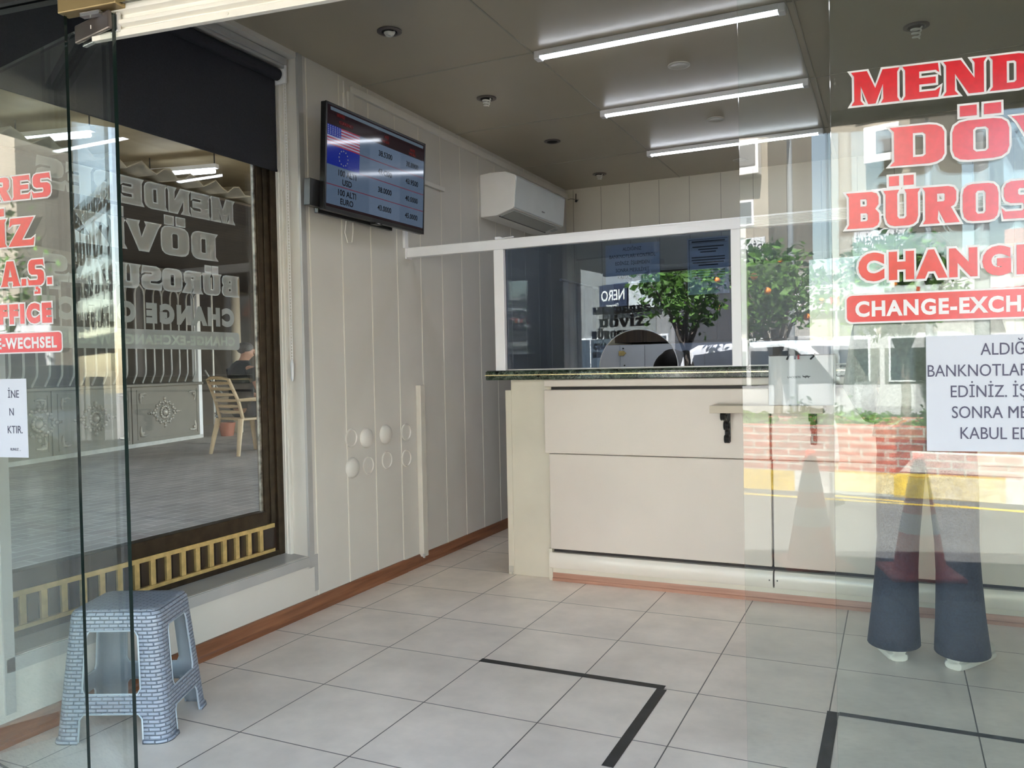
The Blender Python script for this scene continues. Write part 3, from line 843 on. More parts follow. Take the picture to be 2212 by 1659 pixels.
b.tube(pts, .003, 6); tag(obj('cable_loop', b, M_white, smooth=True), 'thin white cable loop hanging under the television', 'cable')
t = thing('gate_batten', 'upright cream wooden batten fixed to the left wall near the counter gap', 'batten', (WX, -.01, .6))
b = B(); b.box(WX, WX+.034, -.030, .026, .055, 1.112); obj('batten', b, mat('cream batten paint', (.62, .59, .53), .4, var=.04), t, bevel=.003)
b = B(); b.box(WX+.028, WX+.040, -.034, -.024, .05, .075); obj('catch_plate', b, M_alu, t)
# eight round discs glued to the panels: some domed, some flat
dm = [(-.70, .847, 0), (-.562, .835, 1), (-.372, .84, 1), (-.152, .835, 0), (-.698, .686, 1), (-.548, .681, 0), (-.362, .69, 0), (-.155, .678, 0)]
names = ['flat round wall disc, upper row beside the window trim', 'domed round wall disc, upper row second from the window', 'domed round wall disc with a glint, upper row third from the window', 'flat round wall disc, upper row next to the batten',
         'domed round wall disc, lower row beside the window trim', 'flat round wall disc, lower row second from the window', 'flat round wall disc, lower row third from the window', 'flat round wall disc, lower row next to the batten']
for (y, z, dome), lab in zip(dm, names):
    b = B()
    if dome: b.lathe([(.056, 0), (.056, .004), (.05, .016), (.036, .026), (.018, .031), (0, .032)], (WX, y, z), 'X', seg=32)
    else: b.lathe([(.051, 0), (.051, .006), (.047, .008), (.044, .005), (.043, .002), (0, .002)], (WX, y, z), 'X', seg=32)
    tag(obj('wall_disc', b, M_wall, smooth=True), lab, 'wall disc', 'round wall discs')
# small hook and wire in the back corner
b = B(); b.tube([(-.10, 2.575, 2.745), (-.10, 2.57, 2.70), (-.09, 2.568, 2.675), (-.08, 2.57, 2.69)], .004, 6); b.sphere((-.1, 2.575, 2.68), .012, 8, 6); b.tube([(WX+.02, 2.58, 2.70), (-.15, 2.575, 2.705), (-.105, 2.575, 2.695)], .002, 6)
tag(obj('wire_hook', b, M_black), 'small black hook with a wire on the back wall near the ceiling', 'hook')

# ------------------------------------------------------------------ counter
M_cream = mat('cream laminate', (.63, .565, .50), .28, var=.04, vscale=1.3, detail=8)
M_cream2 = mat('cream counter side', (.62, .575, .475), .32, var=.06, vscale=2)
def marble():
    m, nt, n, l = _new('green marble')
    p = n['Principled BSDF']; p.inputs['Roughness'].default_value = .12
    v = _pos(n, l)
    t1 = n.new('ShaderNodeTexNoise'); t1.inputs['Scale'].default_value = 22; t1.inputs['Detail'].default_value = 8; t1.inputs['Distortion'].default_value = 1.6
    l.new(v, t1.inputs['Vector'])
    r = n.new('ShaderNodeValToRGB'); e = r.color_ramp.elements
    e[0].position, e[0].color = .38, (.008, .012, .009, 1); e[1].position, e[1].color = .75, (.10, .13, .095, 1)
    k = r.color_ramp.elements.new(.55); k.color = (.03, .045, .03, 1)
    l.new(t1.outputs[0], r.inputs[0])
    w = n.new('ShaderNodeTexVoronoi'); w.feature = 'DISTANCE_TO_EDGE'; w.inputs['Scale'].default_value = 16
    mp = n.new('ShaderNodeMix'); mp.data_type = 'RGBA'; mp.inputs[0].default_value = .25
    l.new(v, mp.inputs[6]); l.new(t1.outputs[1], mp.inputs[7]); l.new(mp.outputs[2], w.inputs['Vector'])
    q = n.new('ShaderNodeMapRange'); q.inputs['From Min'].default_value = 0; q.inputs['From Max'].default_value = .035; q.inputs['To Min'].default_value = .55; q.inputs['To Max'].default_value = 0
    l.new(w.outputs['Distance'], q.inputs['Value'])
    mx = n.new('ShaderNodeMix'); mx.data_type = 'RGBA'; mx.inputs[7].default_value = (.30, .32, .24, 1)
    l.new(q.outputs[0], mx.inputs[0]); l.new(r.outputs[0], mx.inputs[6]); l.new(mx.outputs[2], p.inputs['Base Color'])
    return m
M_marble = marble()
CX1 = 3.70
t = thing('service_counter', 'cream panelled exchange counter with rounded edges', 'counter', (2.0, .2, 0))
b = B(); b.box(.44, .70, -.020, .50, 0, 1.138); obj('end_panel', b, M_cream2, t, bevel=.002)
b = B(); b.box(.403, .440, -.022, .0, .0, 1.078); obj('edge_batten', b, M_cream2, t, bevel=.003)
b = B(); b.box(.41, .436, -.026, -.02, .012, .05); b.box(.425, .432, -.03, -.02, 0, .015); obj('latch_plate', b, mat('painted latch', (.5, .48, .42), .5), t)
b = B(); b.box(.70, CX1, -.035, .10, 0, 1.13); obj('carcass', b, M_gasket, t)
b = B(); b.box(.70, CX1, .10, .50, .715, .745); obj('inner_shelf', b, M_cream2, t)
b = B(); b.box(.668, CX1, -.070, -.02, 1.097, 1.138); obj('top_rail', b, M_cream, t, bevel=.006, segs=3)
b = B(); b.box(.668, 1.893, -.072, -.02, .722, 1.081); obj('front_panel', b, M_cream, t, bevel=.006, segs=3)
b = B(); b.box(1.902, CX1, -.072, -.02, .722, 1.081); obj('front_panel', b, M_cream, t, bevel=.006, segs=3)
b = B(); b.box(.690, 1.897, -.066, -.02, .180, .719); obj('front_panel', b, M_cream, t, bevel=.005, segs=3)
b = B(); b.box(1.906, CX1, -.066, -.02, .180, .719); obj('front_panel', b, M_cream, t, bevel=.005, segs=3)
M_rail = mat('glossy off-white rail', (.74, .69, .61), .2, var=.02)
for x0, x1 in ((.686, 1.900), (1.908, CX1)):
    b = B(); b.prism([(-.02, .072), (-.066, .072), (-.076, .085), (-.079, .115), (-.074, .15), (-.066, .16), (-.02, .16)], (x0, 0, 0), (0, 1, 0), (0, 0, 1), (1, 0, 0), x1-x0); obj('foot_rail', b, M_rail, t, smooth=True)
b = B(); b.box(.676, .70, -.066, -.02, .0, .18); obj('corner_strip', b, M_cream2, t, bevel=.002)
b = B(); b.box(.70, CX1, -.060, -.02, .045, .075); obj('base_board', b, M_cream2, t)
b = B(); b.prism([(-.02, 0), (-.070, 0), (-.070, .016), (-.064, .019), (-.062, .046), (-.02, .046)], (.70, 0, 0), (0, 1, 0), (0, 0, 1), (1, 0, 0), CX1-.70); obj('plinth', b, M_woodx, t, label='pinkish brown wooden plinth')
for x in (1.884, 1.922): obj('rail_screw', B().cyl((x, -.082, .115), (x, -.076, .115), .0035, seg=10), M_black, t)

t = thing('marble_worktop', 'dark green marble counter top with a thin brass line', 'counter top', (2.0, .1, 1.165))
pf = [(-.09, 1.138), (-.107, 1.139), (-.110, 1.143), (-.110, 1.180), (-.104, 1.190), (-.092, 1.1935), (.16, 1.1935), (.16, 1.138)]
b = B(); b.prism(pf, (.325, 0, 0), (0, 1, 0), (0, 0, 1), (1, 0, 0), CX1-.325); b.box(.318, .325, -.10, .15, 1.141, 1.186); obj('slab', b, M_marble, t)
b = B(); b.box(.318, CX1, -.1125, -.108, 1.1645, 1.1695); obj('brass_inlay', b, mat('bright brass inlay', (.75, .62, .33), .25, metal=.7, var=.04), t, label='thin brass line')

# ------------------------------------------------------------------ booth frame and tinted glass
t = part_ = thing('cashier_partition', 'white framed glass partition of the cashier booth reaching to the left wall', 'partition', (1.8, -.08, 1.5))
b = B(); b.box(WX, CX1, -.106, -.055, 1.886, 1.938); b.box(WX, CX1, -.106, -.095, 1.938, 1.944); obj('top_beam', b, M_walu, t, bevel=.003)
b = B(); b.box(WX, WX+.008, -.112, -.05, 1.878, 1.95); obj('wall_plate', b, M_walu, t)
for x0, x1 in ((.385, .447), (1.720, 1.797), (3.3, 3.37)):
    b = B(); b.box(x0, x1, -.104, -.055, 1.1935, 1.886); obj('post', b, M_walu, t, bevel=.003)
b = B(); b.box(.455, CX1, -.082, -.056, 1.1935, 1.2005); obj('bottom_seal', b, M_alu, t)
b = B(); b.box(.40, .432, -.115, -.055, 1.944, 1.958); b.obox((.47, -.09, 1.952), (.09, .012, .006), Matrix.Rotation(R(-18), 3, 'Z')); obj('small_latch', b, M_walu, t, bevel=.002)
b = B()
for k in range(6): b.box(1.80, 3.3, -.109, -.105, 1.895+.007*k, 1.898+.007*k)
obj('louver_line', b, M_alu, t)
# tinted pane with the half-round pay opening
M_tint = glass('dark blue tinted glass', (.53, .59, .68), boost=1.1)
M_tintr = glass('blue tinted glass', (.54, .60, .67), boost=1.1)
cx_, rx, zt = 1.219, .217, 1.402
arc = [(cx_-rx*math.cos(PI*k/40), 1.2005+(zt-1.2005)*math.sin(PI*k/40)) for k in range(41)]
t = part_
b = B(); b.prism([(.447, 1.2005)]+arc+[(1.72, 1.2005), (1.72, 1.886), (.447, 1.886)], (0, -.066, 0), (1, 0, 0), (0, 0, 1), (0, -1, 0), .008)
pane_obj('tinted_pane', b, t, m=M_tint, n=Vector((0, 1, 0)))
b = B(); b.tube([(x, -.07, z) for x, z in arc], .0032, 6, caps=True); obj('polished_edge', b, mat('polished glass rim', (.35, .36, .38), .2, var=.1), t, smooth=True)
b = B(); b.box(1.797, 3.3, -.074, -.066, 1.2005, 1.886); pane_obj('tinted_pane', b, t, m=M_tintr, n=Vector((0, 1, 0)))
M_bpaper = mat('white booth paper', (.68, .70, .74), .75, var=.03)
notice('printed warning notice on the booth glass, wide sheet above the opening', (1.045, -.0645, 1.650), (1, 0, 0), .30, .212, [(tx, .176-.0375*k, .0195, .15) for k, tx in enumerate(WARN)], M_inkb, 'notices on the booth glass', paper=M_bpaper)
# mirrored-looking letter sheet (its print faces the clerk)
t = thing('paper_notice', 'tall framed letter sheet on the booth glass, its print facing inwards', 'notice', (1.60, -.06, 1.71), group='notices on the booth glass')
b = B(); b.box(1.492, 1.704, -.0647, -.0642, 1.570, 1.862); obj('sheet', b, M_bpaper, t)
b = B(); 
for x0, x1, z0, z1 in ((1.500, 1.698, 1.8515, 1.854), (1.500, 1.698, 1.833, 1.8345), (1.500, 1.5025, 1.58, 1.854)): b.box(x0, x1, -.0653, -.0648, z0, z1)
for k, (w0, w1) in enumerate(((.02, .18), (.05, .15), (.06, .14), (None, None), (.015, .185), (.015, .185), (.02, .18), (.05, .15), (None, None), (.015, .185), (.015, .185), (.015, .185), (.03, .17), (.06, .14))):
    if w0 is not None: b.box(1.499+w0, 1.499+w1, -.0653, -.0648, 1.812-.0135*k, 1.818-.0135*k)
b.box(1.515, 1.685, -.0653, -.0648, 1.838, 1.846)
M = frame((1.648, -.0653, 1.5915), (-1, 0, 0), (0, 0, 1)); b.add(sans_mesh('TUYEMDER', .010, .085, off=.0006), M)
b.lathe([(.012, 0), (.012, .0006), (.009, .0006), (.009, 0)], (1.605, -.0655, 1.622), 'Y', seg=24, closed=True); b.box(1.603, 1.607, -.0655, -.0648, 1.615, 1.628)
obj('printed_text', b, M_inkb, t, fixn=False)

# ------------------------------------------------------------------ booth interior
M_cab = mat('pale grey cabinet', (.70, .73, .80), .4, var=.03)
M_walnut = wood('dark walnut board', (.020, .010, .006), (.05, .026, .014), axis='Z')
t = thing('wall_cupboard', 'dark walnut wall cupboard behind the booth glass', 'cupboard', (1.3, 2.4, 1.7))
b = B(); b.box(.36, 2.4, 2.21, 2.58, 1.392, 1.97); obj('carcass', b, M_walnut, t, bevel=.003)
for x0, x1 in ((.36, .60), (.605, 1.2), (1.205, 1.8), (1.805, 2.4)):
    b = B(); b.box(x0, x1, 2.19, 2.21, 1.392, 1.965); obj('door', b, M_walnut, t, bevel=.002)
t = thing('filing_cabinet', 'pale grey cabinet with a brass latch behind the pay opening', 'cabinet', (1.1, 2.4, 0))
b = B(); b.box(.20, 1.62, 2.20, 2.58, 0, 1.375); obj('body', b, M_cab, t, bevel=.003)
for x0, x1 in ((.20, .404), (.408, .613), (.617, 1.1), (1.104, 1.62)):
    b = B(); b.box(x0, x1, 2.185, 2.20, .05, 1.37); obj('door', b, M_cab, t, bevel=.002)
b = B(); b.box(.40, .445, 2.172, 2.186, 1.285, 1.325); b.prism([(.44, 1.29), (.462, 1.306), (.44, 1.322)], (0, 2.172, 0), (1, 0, 0), (0, 0, 1), (0, 1, 0), .012); obj('latch', b, M_brass, t)
for x, z in ((.436, 1.345), (.445, 1.205)): obj('screw', B().cyl((x, 2.185, z), (x, 2.178, z), .006, seg=8), M_black, t)
t = thing('side_curtain', 'grey curtain panel at the left inside the booth', 'curtain', (.3, 1.5, .0))
b = B()
pp = [(.02*math.sin(k*1.1)+.30, 1.2+.03*k) for k in range(24)]
for (x0, y0), (x1, y1) in zip(pp, pp[1:]): b.quad((x0, y0, .02), (x1, y1, .02), (x1, y1, 1.82), (x0, y0, 1.82))
o = obj('cloth', b, mat('grey curtain', (.22, .22, .23), .8, var=.1), t, smooth='all'); md = o.modifiers.new('thick', 'SOLIDIFY'); md.thickness = .004
b = B(); b.cyl((.30, 1.15, 1.83), (.30, 1.95, 1.83), .01); obj('rail', b, M_alu, t)

# ------------------------------------------------------------------ wall shelf with two curly iron brackets, shopping bag
M_shelf = mat('beige shelf board', (.50, .43, .33), .4, var=.04)
t = thing('counter_shelf', 'beige writing shelf on two black iron brackets under the counter top', 'shelf', (1.9, -.16, .985))
b = B(); b.box(1.634, 2.160, -.262, -.0725, .966, 1.003); obj('board', b, M_shelf, t, bevel=.0015)
M_iron = mat('black cast iron', (.01, .01, .011), .35, var=.1)
for x in (1.688, 2.104):
    b = B(); b.box(x-.014, x+.014, -.084, -.0725, .808, .966)
    b.box(x-.014, x+.014, -.20, -.0755, .955, .966)
    for yy, zz, r in ((-.185, .947, .018), (-.105, .895, .020), (-.095, .825, .017)):
        pts = [(x, yy+r*math.cos(a), zz+r*math.sin(a)) for a in (2*PI*k/16 for k in range(17))]
        for dx in (-.009, 0, .009): b.tube([(x+dx, p[1], p[2]) for p in pts], .0055, 6)
    b.tube([(x, -.19, .935), (x, -.15, .93), (x, -.12, .915), (x, -.105, .90)], .010, 8)
    b.tube([(x, -.085, .88), (x, -.10, .86), (x, -.095, .84)], .010, 8)
    br = obj('bracket', b, M_iron, t, smooth=True, label='black cast iron bracket with curls')
    b = B(); b.sphere((x, -.086, .862), .006, 10, 6); obj('screw', b, M_chrome, br, smooth=True)
M_bag = mat('pale grey shopping bag', (.55, .57, .60), .45, var=.02)
t = thing('shopping_bag', 'pale grey paper shopping bag with a small crocodile mark on the shelf', 'bag', (2.06, -.16, 1.003))
b = B(); b.loft([((2.06, -.165, 1.004), .150, .055), ((2.06, -.165, 1.01), .151, .056), ((2.06, -.163, 1.12), .151, .055), ((2.06, -.160, 1.243), .151, .048)], 32, p=.18, caps=True)
obj('sack', b, M_bag, t)
b = B(); b.box(1.915, 2.208, -.213, -.115, 1.2405, 1.2455); obj('opening_shade', b, mat('painted bag shade', (.05, .05, .055), .6), t)  # dark plate on the closed sack, painted as the shade inside
for x0, x1 in ((2.003, 1.996), (2.118, 2.103)):
    b = B(); b.tube([(x1, -.2195, 1.222), (x0, -.2185, 1.236), (x0+.006, -.21, 1.2475)], .0042, 8); obj('handle', b, M_black, t, smooth=True)
b = B(); b.box(2.030, 2.038, -.2215, -.2185, 1.223, 1.2440); obj('ribbon', b, mat('navy ribbon', (.03, .035, .07), .6), t, label='navy ribbon')
b = B(); b.box(2.046, 2.054, -.2215, -.2185, 1.223, 1.2440); obj('ribbon', b, mat('red ribbon', (.40, .03, .03), .6), t, label='red ribbon')
b = B(); b.add(sans_mesh('LACOSTE', .0095, .060, off=.0002), frame((2.000, -.2222, 1.134), (1, 0, 0), (0, 0, 1)))
cr = [(0, .004), (.012, .001), (.016, -.003), (.018, .002), (.026, .002), (.029, -.003), (.031, .003), (.038, .006), (.036, .008), (.028, .008), (.024, .012), (.022, .008), (.018, .012), (.015, .008), (.006, .008), (.004, .012), (0, .011), (.004, .007)]
b.prism(cr, (2.066, -.2222, 1.135), (1, 0, 0), (0, 0, 1), (0, -1, 0), .0005)
obj('printed_mark', b, mat('charcoal print', (.06, .065, .07), .6), t, fixn=False)

# ------------------------------------------------------------------ black floor tape
M_tape = mat('black floor tape', (.020, .020, .021), .55, var=.3, vscale=14)
def tape(label, pts):
    b = B(); b.prism(pts, (0, 0, .0006), (1, 0, 0), (0, 1, 0), (0, 0, 1), .0006)
    o = obj('floor_tape', b, M_tape); tag(o, label, 'tape', 'waiting line tapes on the floor')
def strip(x0, x1, y0, y1): return [(x0, y0), (x1, y0), (x1, y1), (x0, y1)]
tape('long black tape line across the tiles in front of the counter', strip(.896, 1.673, -1.358, -1.322))
tape('black tape line running from the tape corner towards the entrance', strip(1.648, 1.686, -2.0, -1.359))
tape('black tape line under the right pane beneath the customer', strip(2.282, 3.6, -1.355, -1.325))
tape('short black tape line running towards the entrance under the right pane', strip(2.243, 2.281, -2.25, -1.33))
# ------------------------------------------------------------------ woven-look plastic stool
M_stool = bricks('blue grey woven plastic', (.285, .325, .41), (.26, .30, .385), (.185, .215, .275), .036, .0125, .0026, rough=.3, bump=1., coords='uv', noise=.05, smooth=1.)
M_stooli = mat('blue grey plastic', (.24, .29, .345), .38, var=.04)
def stool():
    t = thing('plastic_stool', 'blue grey plastic stool with woven pattern by the glass door', 'stool', (.045, -2.33, 0), R(24))
    def ab(z):
        f = z/.43; return .192+(.152-.192)*f, .168+(.132-.168)*f
    us = [-1, -.86, -.70, -.62, -.4, -.2, 0, .2, .4, .62, .70, .86, 1]
    per = []                                     # (side, u) or (corner, angle)
    for s in range(4):
        for u in us: per.append(('s', s, u))
        for k in range(1, 6): per.append(('c', s, k/6))
    def pos(p, z, grow=0.):
        a, b_ = ab(z); a += grow; b_ += grow; r = .036+grow
        s = p[1]
        hx, hy = a-r, b_-r
        if p[0] == 's':
            u = p[2]
            return [(u*hx, -b_), (a, u*hy), (-u*hx, b_), (-a, -u*hy)][s]
        an = R(-90+90*s+90*p[2])
        c = [(hx, -hy), (hx, hy), (-hx, hy), (-hx, -hy)][s]
        return c[0]+r*math.cos(an), c[1]+r*math.sin(an)
    zs = [0, .010, .0145, .03, .06, .078, .094, .108, .15, .158, .176, .22, .28, .33, .346, .364, .38, .40, .415, .424, .429]
    grow = {0: .007, .010: .006, .0145: 0}
    def gr(z): return grow.get(z, 0) - (0 if z < .41 else .012*((z-.41)/.02)**2)
    b = B(); bm = b.bm
    uvl = bm.loops.layers.uv.new('UVMap')
    V = {}
    N = len(per)
    plen = [0]
    for i in range(N):
        x0, y0 = pos(per[i], .2); x1, y1 = pos(per[(i+1) % N], .2); plen.append(plen[-1]+math.hypot(x1-x0, y1-y0))
    def vert(i, j):
        k = (i % N, j)
        if k not in V:
            x, y = pos(per[i % N], zs[j], gr(zs[j])); V[k] = bm.verts.new((x, y, zs[j]))
        return V[k]
    def face(ks):
        f = bm.faces.new([vert(*k) for k in ks])
        for lp, k in zip(f.loops, ks): lp[uvl].uv = (plen[k[0]] if k[0] <= N else 0, zs[k[1]])
        f.smooth = True
    for i in range(N):
        p0, p1 = per[i], per[(i+1) % N]
        for j in range(len(zs)-1):
            z0, z1 = zs[j], zs[j+1]
            side = p0[0] == 's' and p1[0] == 's' and p0[1] == p1[1]
            u0, u1 = (p0[2], p1[2]) if side else (9, 9)
            q = [(i, j), (i+1, j), (i+1, j+1), (i, j+1)]
            def inside(a, c): return side and a >= -.7 and u1 <= .7
            if side and u0 >= -.7 and u1 <= .7:
                up = .158 <= z0 and z1 <= .364; lo = z1 <= .094
                if up or lo:
                    lc, rc = u0 == -.7, u1 == .7
                    top = (up and z1 == .364) or (lo and z1 == .094); bot = up and z0 == .158
                    if lc and top: face([q[0], q[2], q[3]])
                    elif rc and top: face([q[1], q[2], q[3]])
                    elif lc and bot: face([q[0], q[1], q[3]])
                    elif rc and bot: face([q[0], q[1], q[2]])
                    continue
            face(q)
    # seat sheet
    J = len(zs)-1
    ring = [vert(i, J) for i in range(N)]
    cen = [bm.verts.new((v.co.x*.94, v.co.y*.93, .4315)) for v in ring]
    cuv = lambda v: (v.co.x, v.co.y)
    for i in range(N):
        f = bm.faces.new([ring[i], ring[(i+1) % N], cen[(i+1) % N], cen[i]]); f.smooth = True
        for lp in f.loops: lp[uvl].uv = cuv(lp.vert)
    f = bm.faces.new(cen)
    for lp in f.loops: lp[uvl].uv = cuv(lp.vert)
    o = obj('seat_and_legs', b, [M_stool, M_stooli], t, local=True, fixn=False)
    o.data.polygons.foreach_set('use_smooth', [True]*len(o.data.polygons))
    md = o.modifiers.new('thick', 'SOLIDIFY'); md.thickness = .006; md.offset = -1; md.material_offset = 1; md.material_offset_rim = 1
    # smooth rims round the openings
    for s in range(4):
        for up in (True, False):
            prof = [(-.7, .176), (-.7, .346), (-.62, .364), (.62, .364), (.7, .346), (.7, .176), (.62, .158), (-.62, .158), (-.7, .176)] if up else [(-.7, .003), (-.7, .078), (-.62, .094), (.62, .094), (.7, .078), (.7, .003)]
            pts = [(*pos(('s', s, u), z, -.001), z) for u, z in prof]
            bb = B(); bb.tube(pts, .0032, 6, caps=not up)
            obj('opening_rim', bb, mat('blue grey plastic rim', (.36, .42, .49), .28, var=.02), t, local=True, smooth=True)
    return t
stool()

# ------------------------------------------------------------------ people
M_skin = mat('skin', (.52, .31, .22), .5, var=.06, vscale=12)
M_skin2 = mat('tanned skin', (.36, .19, .125), .5, var=.08, vscale=14)
M_hair = mat('dark hair', (.0022, .0017, .0015), .55, var=.4, vscale=60, spec=.15)
M_jean = mat('dark blue denim', (.016, .023, .045), .8, var=.22, vscale=120, bump=.15)
M_shoe = mat('off-white sneaker', (.72, .70, .64), .5, var=.06)
M_top = mat('sage green knit top', (.17, .19, .16), .8, var=.12, vscale=60, bump=.2)
M_tee = mat('black cotton', (.005, .005, .0055), .8, var=.2)
M_trous = mat('dark trousers', (.03, .032, .04), .8, var=.15)
def skin_body(name, nodes, edges, m, parent, root=0):
    me = bpy.data.meshes.new(name); bm = bmesh.new(); sl = bm.verts.layers.skin.verify()
    vs = []
    for i, (p, r) in enumerate(nodes):
        v = bm.verts.new(p); rr = r if isinstance(r, tuple) else (r, r); v[sl].radius = rr; v[sl].use_root = (i == root); vs.append(v)
    for a, c in edges: bm.edges.new((vs[a], vs[c]))
    bm.to_mesh(me); bm.free(); me.materials.append(m)
    o = bpy.data.objects.new(name, me); COL.objects.link(o); o.parent = parent
    sk = o.modifiers.new('skin', 'SKIN'); sk.use_smooth_shade = True
    sb = o.modifiers.new('sub', 'SUBSURF'); sb.levels = 2; sb.render_levels = 2
    return o
def body(parent, J, m, fingers=True, head_fwd=(0, 1, 0), sc=1.0):
    """J: joint positions; one continuous skinned figure with face bumps and five fingers a hand"""
    n, e = [], []
    def add(p, r, prev=None):
        n.append((Vector(p), r)); i = len(n)-1
        if prev is not None: e.append((prev, i))
        return i
    f = Vector(head_fwd).normalized()
    pel = add(J['pelvis'], (.15*sc, .10*sc)); wa = add(J['waist'], (.125*sc, .09*sc), pel); che = add(J['chest'], (.15*sc, .105*sc), wa); nb = add(J['neck'], .052*sc, che)
    h = Vector(J['head']); up = (h-Vector(J['neck'])).normalized()
    jaw = add(h-up*.055*sc+f*.02*sc, .066*sc, nb); hm = add(h, .088*sc, jaw); ht = add(h+up*.07*sc, .070*sc, hm)
    nose = add(h-up*.018*sc+f*.088*sc, .014*sc, hm); add(h-up*.026*sc+f*.112*sc, .010*sc, nose)
    sd = up.cross(f).normalized()
    for k in (-1, 1):
        ea = add(h-up*.01*sc+sd*k*.082*sc, .016*sc, hm); add(h-up*.01*sc+sd*k*.097*sc-f*.01*sc, .018*sc, ea)
    for s in ('l', 'r'):
        sh = add(J['sh_'+s], .062*sc, che); el = add(J['el_'+s], .044*sc, sh); wr = add(J['wr_'+s], .029*sc, el)
        W = Vector(J['wr_'+s]); d = (W-Vector(J['el_'+s])).normalized(); hd = Vector(J.get('hd_'+s, d)).normalized()
        pm = add(W+hd*.05*sc, (.036*sc, .020*sc), wr)
        if fingers:
            a = hd.cross(Vector((0, 0, 1)))
            a = a.normalized() if a.length > .2 else Vector((0, 1, 0))
            if abs(hd.z) > .8: a = Vector(J.get('ha_'+s, (0, 1, 0)))
            b_ = a.cross(hd).normalized()
            for k, ln in zip((-1.5, -.5, .5, 1.5), (.062, .078, .082, .070)):
                k1 = add(W+hd*.095*sc+a*k*.021*sc, .0095*sc, pm); k2 = add(W+hd*(.095+ln*.5)*sc+a*k*.022*sc+b_*.008*sc, .009*sc, k1); add(W+hd*(.095+ln*.95)*sc+a*k*.022*sc+b_*.024*sc, .0075*sc, k2)
            t1 = add(W+hd*.05*sc+a*.045*sc, .012*sc, pm); add(W+hd*.09*sc+a*.066*sc+b_*.012*sc, .0095*sc, t1)
        hp = add(J['hip_'+s], .085*sc, pel); kn = add(J['kn_'+s], .056*sc, hp); an = add(J['an_'+s], .038*sc, kn)
        toe = Vector(J['toe_'+s]); add(Vector(J['an_'+s])*.45+toe*.55, .034*sc, an); add(toe, .026*sc, len(n)-1)
    return skin_body('body', n, e, m, parent)
def shoe(parent, an, toe, m, name='sneaker', z0=0.):
    a, tt = Vector(an), Vector(toe); d = Vector((tt.x-a.x, tt.y-a.y, 0)).normalized(); s = Vector((-d.y, d.x, 0)); b = B()
    h = Vector((a.x, a.y, 0))-d*.055
    L_ = .27
    for sole in (True, False):
        rings = []
        for f, w, hh in ((0, .028, .07), (.04, .036, .088), (.25, .040, .098), (.5, .042, .085), (.75, .047, .058), (.92, .042, .046), (1, .022, .032)):
            w_ = w+(.004 if sole else 0); ht = (.032 if sole else hh)
            rings.append((h+d*(f*L_)+Vector((0, 0, z0+(ht/2 if sole else .02+hh/2))), w_, ht/2, s, Vector((0, 0, 1))))
        b.loft(rings, 14, p=.6 if sole else .8)
    return obj(name, b, m, parent, local=True, smooth=True)
# customer, back to the street
t = thing('person', 'person in flared dark jeans and white sneakers standing at the counter, back turned', 'person', (2.575, -.655, 0), R(-6))
J = dict(pelvis=(0, 0, .93), waist=(0, .01, 1.08), chest=(0, 0, 1.30), neck=(0, .0, 1.47), head=(0, .03, 1.60),
         sh_l=(-.185, 0, 1.38), el_l=(-.25, .03, 1.10), wr_l=(-.22, .20, .98), hd_l=(.2, .9, -.1), sh_r=(.185, 0, 1.38), el_r=(.25, .07, 1.12), wr_r=(.17, .30, 1.13), hd_r=(-.2, .9, .0),
         hip_l=(-.095, 0, .88), kn_l=(-.108, .02, .47), an_l=(-.118, -.03, .085), toe_l=(-.19, .13, .035), hip_r=(.095, 0, .88), kn_r=(.108, .02, .47), an_r=(.118, -.03, .085), toe_r=(.19, .13, .035))
body(t, J, M_skin)
b = B()
b.loft([((0, .0, 1.03), .165, .115), ((0, 0, .98), .175, .125), ((0, 0, .90), .185, .14), ((0, 0, .83), .18, .13), ((0, 0, .79), .16, .115)], 28)
for s in (-1, 1):
    b.loft([((s*.085, 0, .90), .090, .118), ((s*.090, 0, .80), .093, .118), ((s*.098, .005, .66), .088, .105), ((s*.106, .015, .48), .080, .092), ((s*.112, .01, .36), .081, .094), ((s*.118, -.0, .2), .089, .108), ((s*.122, .0, .10), .097, .122), ((s*.124, .004, .05), .101, .126)], 24)
obj('jeans', b, M_jean, t, local=True, smooth='all')
for s in 'lr': shoe(t, J['an_'+s], J['toe_'+s], M_shoe)
b = B()
b.loft([((0, .01, 1.475), .075, .062), ((0, 0, 1.44), .13, .085), ((0, 0, 1.38), .195, .112), ((0, 0, 1.28), .188, .122), ((0, .01, 1.12), .165, .115), ((0, 0, .98), .185, .135), ((0, 0, .90), .198, .150)], 28)
for s in 'lr':
    p = [Vector(J[k+s]) for k in ('sh_', 'el_', 'wr_')]
    b.tube([Vector((p[0].x*.5, p[0].y, p[0].z+.035)), Vector((p[0].x*.98, p[0].y, p[0].z+.01)), p[0].lerp(p[1], .3), p[1], p[1].lerp(p[2], .5), p[2]], [.072, .088, .076, .064, .056, .048], 16)
obj('top', b, M_top, t, local=True, smooth='all')
b = B(); b.loft([((0, -.03, 1.30), .095, .03), ((0, -.045, 1.40), .105, .045), ((0, -.03, 1.5), .105, .07), ((0, .005, 1.6), .108, .108), ((0, .015, 1.67), .095, .10), ((0, .02, 1.715), .05, .055)], 22)
obj('hair', b, M_hair, t, local=True, smooth='all')

